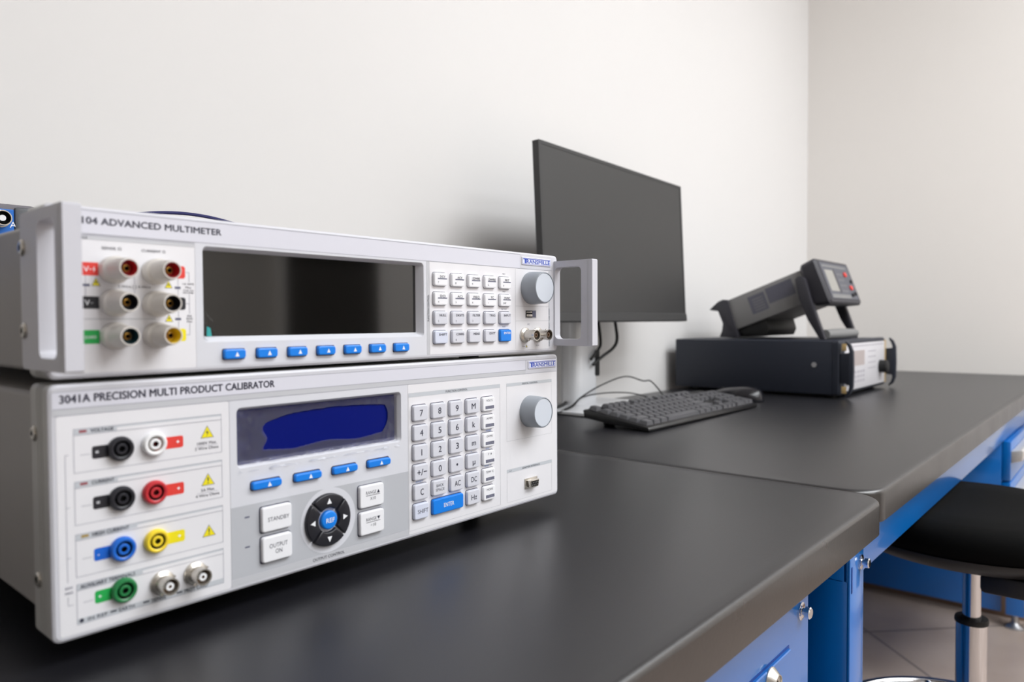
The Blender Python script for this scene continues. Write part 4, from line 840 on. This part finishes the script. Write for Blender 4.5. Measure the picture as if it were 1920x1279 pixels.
for x in (X0+0.03, X1-0.03):
    for y in (YA+0.03, YB-0.05): b = MB('rubber_black'); b.lathe((x, y, BT), (0, 0, 1), [(0.012, 0), (0.014, ZA-BT+0.001)], 16, cap0=True); b.build('foot', bx)

# ------------------------------------------------------------------ tilted portable meter standing on it
th = math.radians(20.5)
ME = T(1.80, 0.366, Z0+0.140) @ Matrix.Rotation(PI, 4, 'Z') @ Matrix.Rotation(th, 4, 'X')   # local y runs to the front, z up
mt = thing('portable_meter', 'grey portable meter tilted up on its carrying handle atop the dark cased instrument', 'meter', (1.80, 0.28, Z0+0.1185))
b = MB('meter_body', ME); b.box(-0.108, 0.108, -0.008, 0.225, 0.003, 0.084, 0.003)
b.box(0.1081, 0.1084, 0.050, 0.095, 0.024, 0.070, 0, 'meter_label'); b.box(0.1081, 0.1084, 0.100, 0.170, 0.034, 0.074, 0, 'meter_label')
for i in range(5): b.box(0.1084, 0.1087, 0.06, 0.088, 0.030+i*0.007, 0.032+i*0.007, 0, 'meter_body')
b.build('body', mt)
b = MB('meter_dark', ME); b.prism([(-0.0044, -0.0045), (-0.0001, 0.0825), (-0.0105, 0.0895), (-0.0261, 0.0893), (-0.0549, 0.0784), (-0.0540, 0.0765), (-0.0345, 0.0660), (-0.0330, 0.0306), (-0.0428, 0.0122), (-0.0535, 0.0013), (-0.0214, -0.0136), (-0.0061, -0.0168)], -0.113, 0.113, 'x', 0.001); b.build('rear_bumper', mt)
b = MB('rubber_black', ME); b.prism([(-0.003, 0.0035), (-0.002, -0.012), (0.014, -0.022), (0.030, -0.0245), (0.048, -0.0345), (0.060, -0.0375), (0.072, -0.024), (0.074, 0.0035)], -0.10, 0.10, 'x', 0.002); b.build('base_rest', mt)
MF = ME @ T(0, 0.033, 0)
b = MB('meter_dark', MF); b.loftY([(0.166, -0.112, 0.112, -0.006, 0.090, 0.012), (0.174, -0.122, 0.122, -0.014, 0.094, 0.012), (0.206, -0.126, 0.126, -0.022, 0.096, 0.010), (0.212, -0.121, 0.121, -0.018, 0.092, 0.009)]); b.build('bezel', mt)
b = MB(['meter_face'], MF)        # local x = +0.12 is the left side of the face as one looks at it
def fq(x0, x1, z0, z1, m): b.add([(x1, 0.2137, z0), (x0, 0.2137, z0), (x0, 0.2137, z1), (x1, 0.2137, z1)], [(0, 1, 2, 3)], m)
b.box(-0.110, 0.110, 0.205, 0.2135, -0.010, 0.086, 0.001)
fq(-0.085, 0.098, 0.074, 0.079, 'meter_grip'); fq(0.030, 0.094, 0.010, 0.066, 'meter_display'); fq(0.018, 0.028, 0.006, 0.070, 'meter_dark'); fq(-0.045, 0.100, -0.008, 0.002, 'meter_grip')
for i in range(3):
    for j in range(4): fq(-0.006-i*0.016, 0.003-i*0.016, 0.010+j*0.015, 0.0145+j*0.015, 'meter_grip')
b.build('face_panel', mt, 0)
for x, z in ((-0.060, 0.058), (-0.072, 0.022)):
    b = MB('tag_red', MF); b.box(x-0.009, x+0.009, 0.212, 0.217, z-0.006, z+0.006, 0.002); b.build('red_button', mt)
for x, z in ((-0.090, 0.040), (-0.062, 0.002), (-0.088, 0.006)):
    b = MB('rubber_black', MF); b.lathe((x, 0.213, z), (0, 1, 0), [(0.005, 0), (0.0045, 0.004)], 14); b.build('push_button', mt)
for xs in (1.664, 1.920):
    b = MB('meter_dark')
    b.prism([(0.2135, Z0+0.2640), (0.2060, Z0+0.2715), (0.1960, Z0+0.2715), (0.1885, Z0+0.2640), (0.1755, Z0+0.2165), (0.1570, Z0+0.1653), (0.1405, Z0+0.1187), (0.1535, Z0+0.1187), (0.1820, Z0+0.1655), (0.2035, Z0+0.2165)], xs, xs+0.016, 'x', 0.002)
    b.build('handle_arm', mt)
b = MB('meter_grip'); b.loft([[(x, 0.147+p[0]*k, Z0+0.1305+p[1]*k) for p in circ(0, 0, 0.0118, 14)] for x, k in ((1.684, 0.98), (1.70, 0.98), (1.75, 1.08), (1.80, 1.12), (1.85, 1.08), (1.90, 0.98), (1.920, 0.98))]); b.build('handle_grip', mt, 60)

for o in bpy.data.objects:
    if '_w' in o: del o['_w']
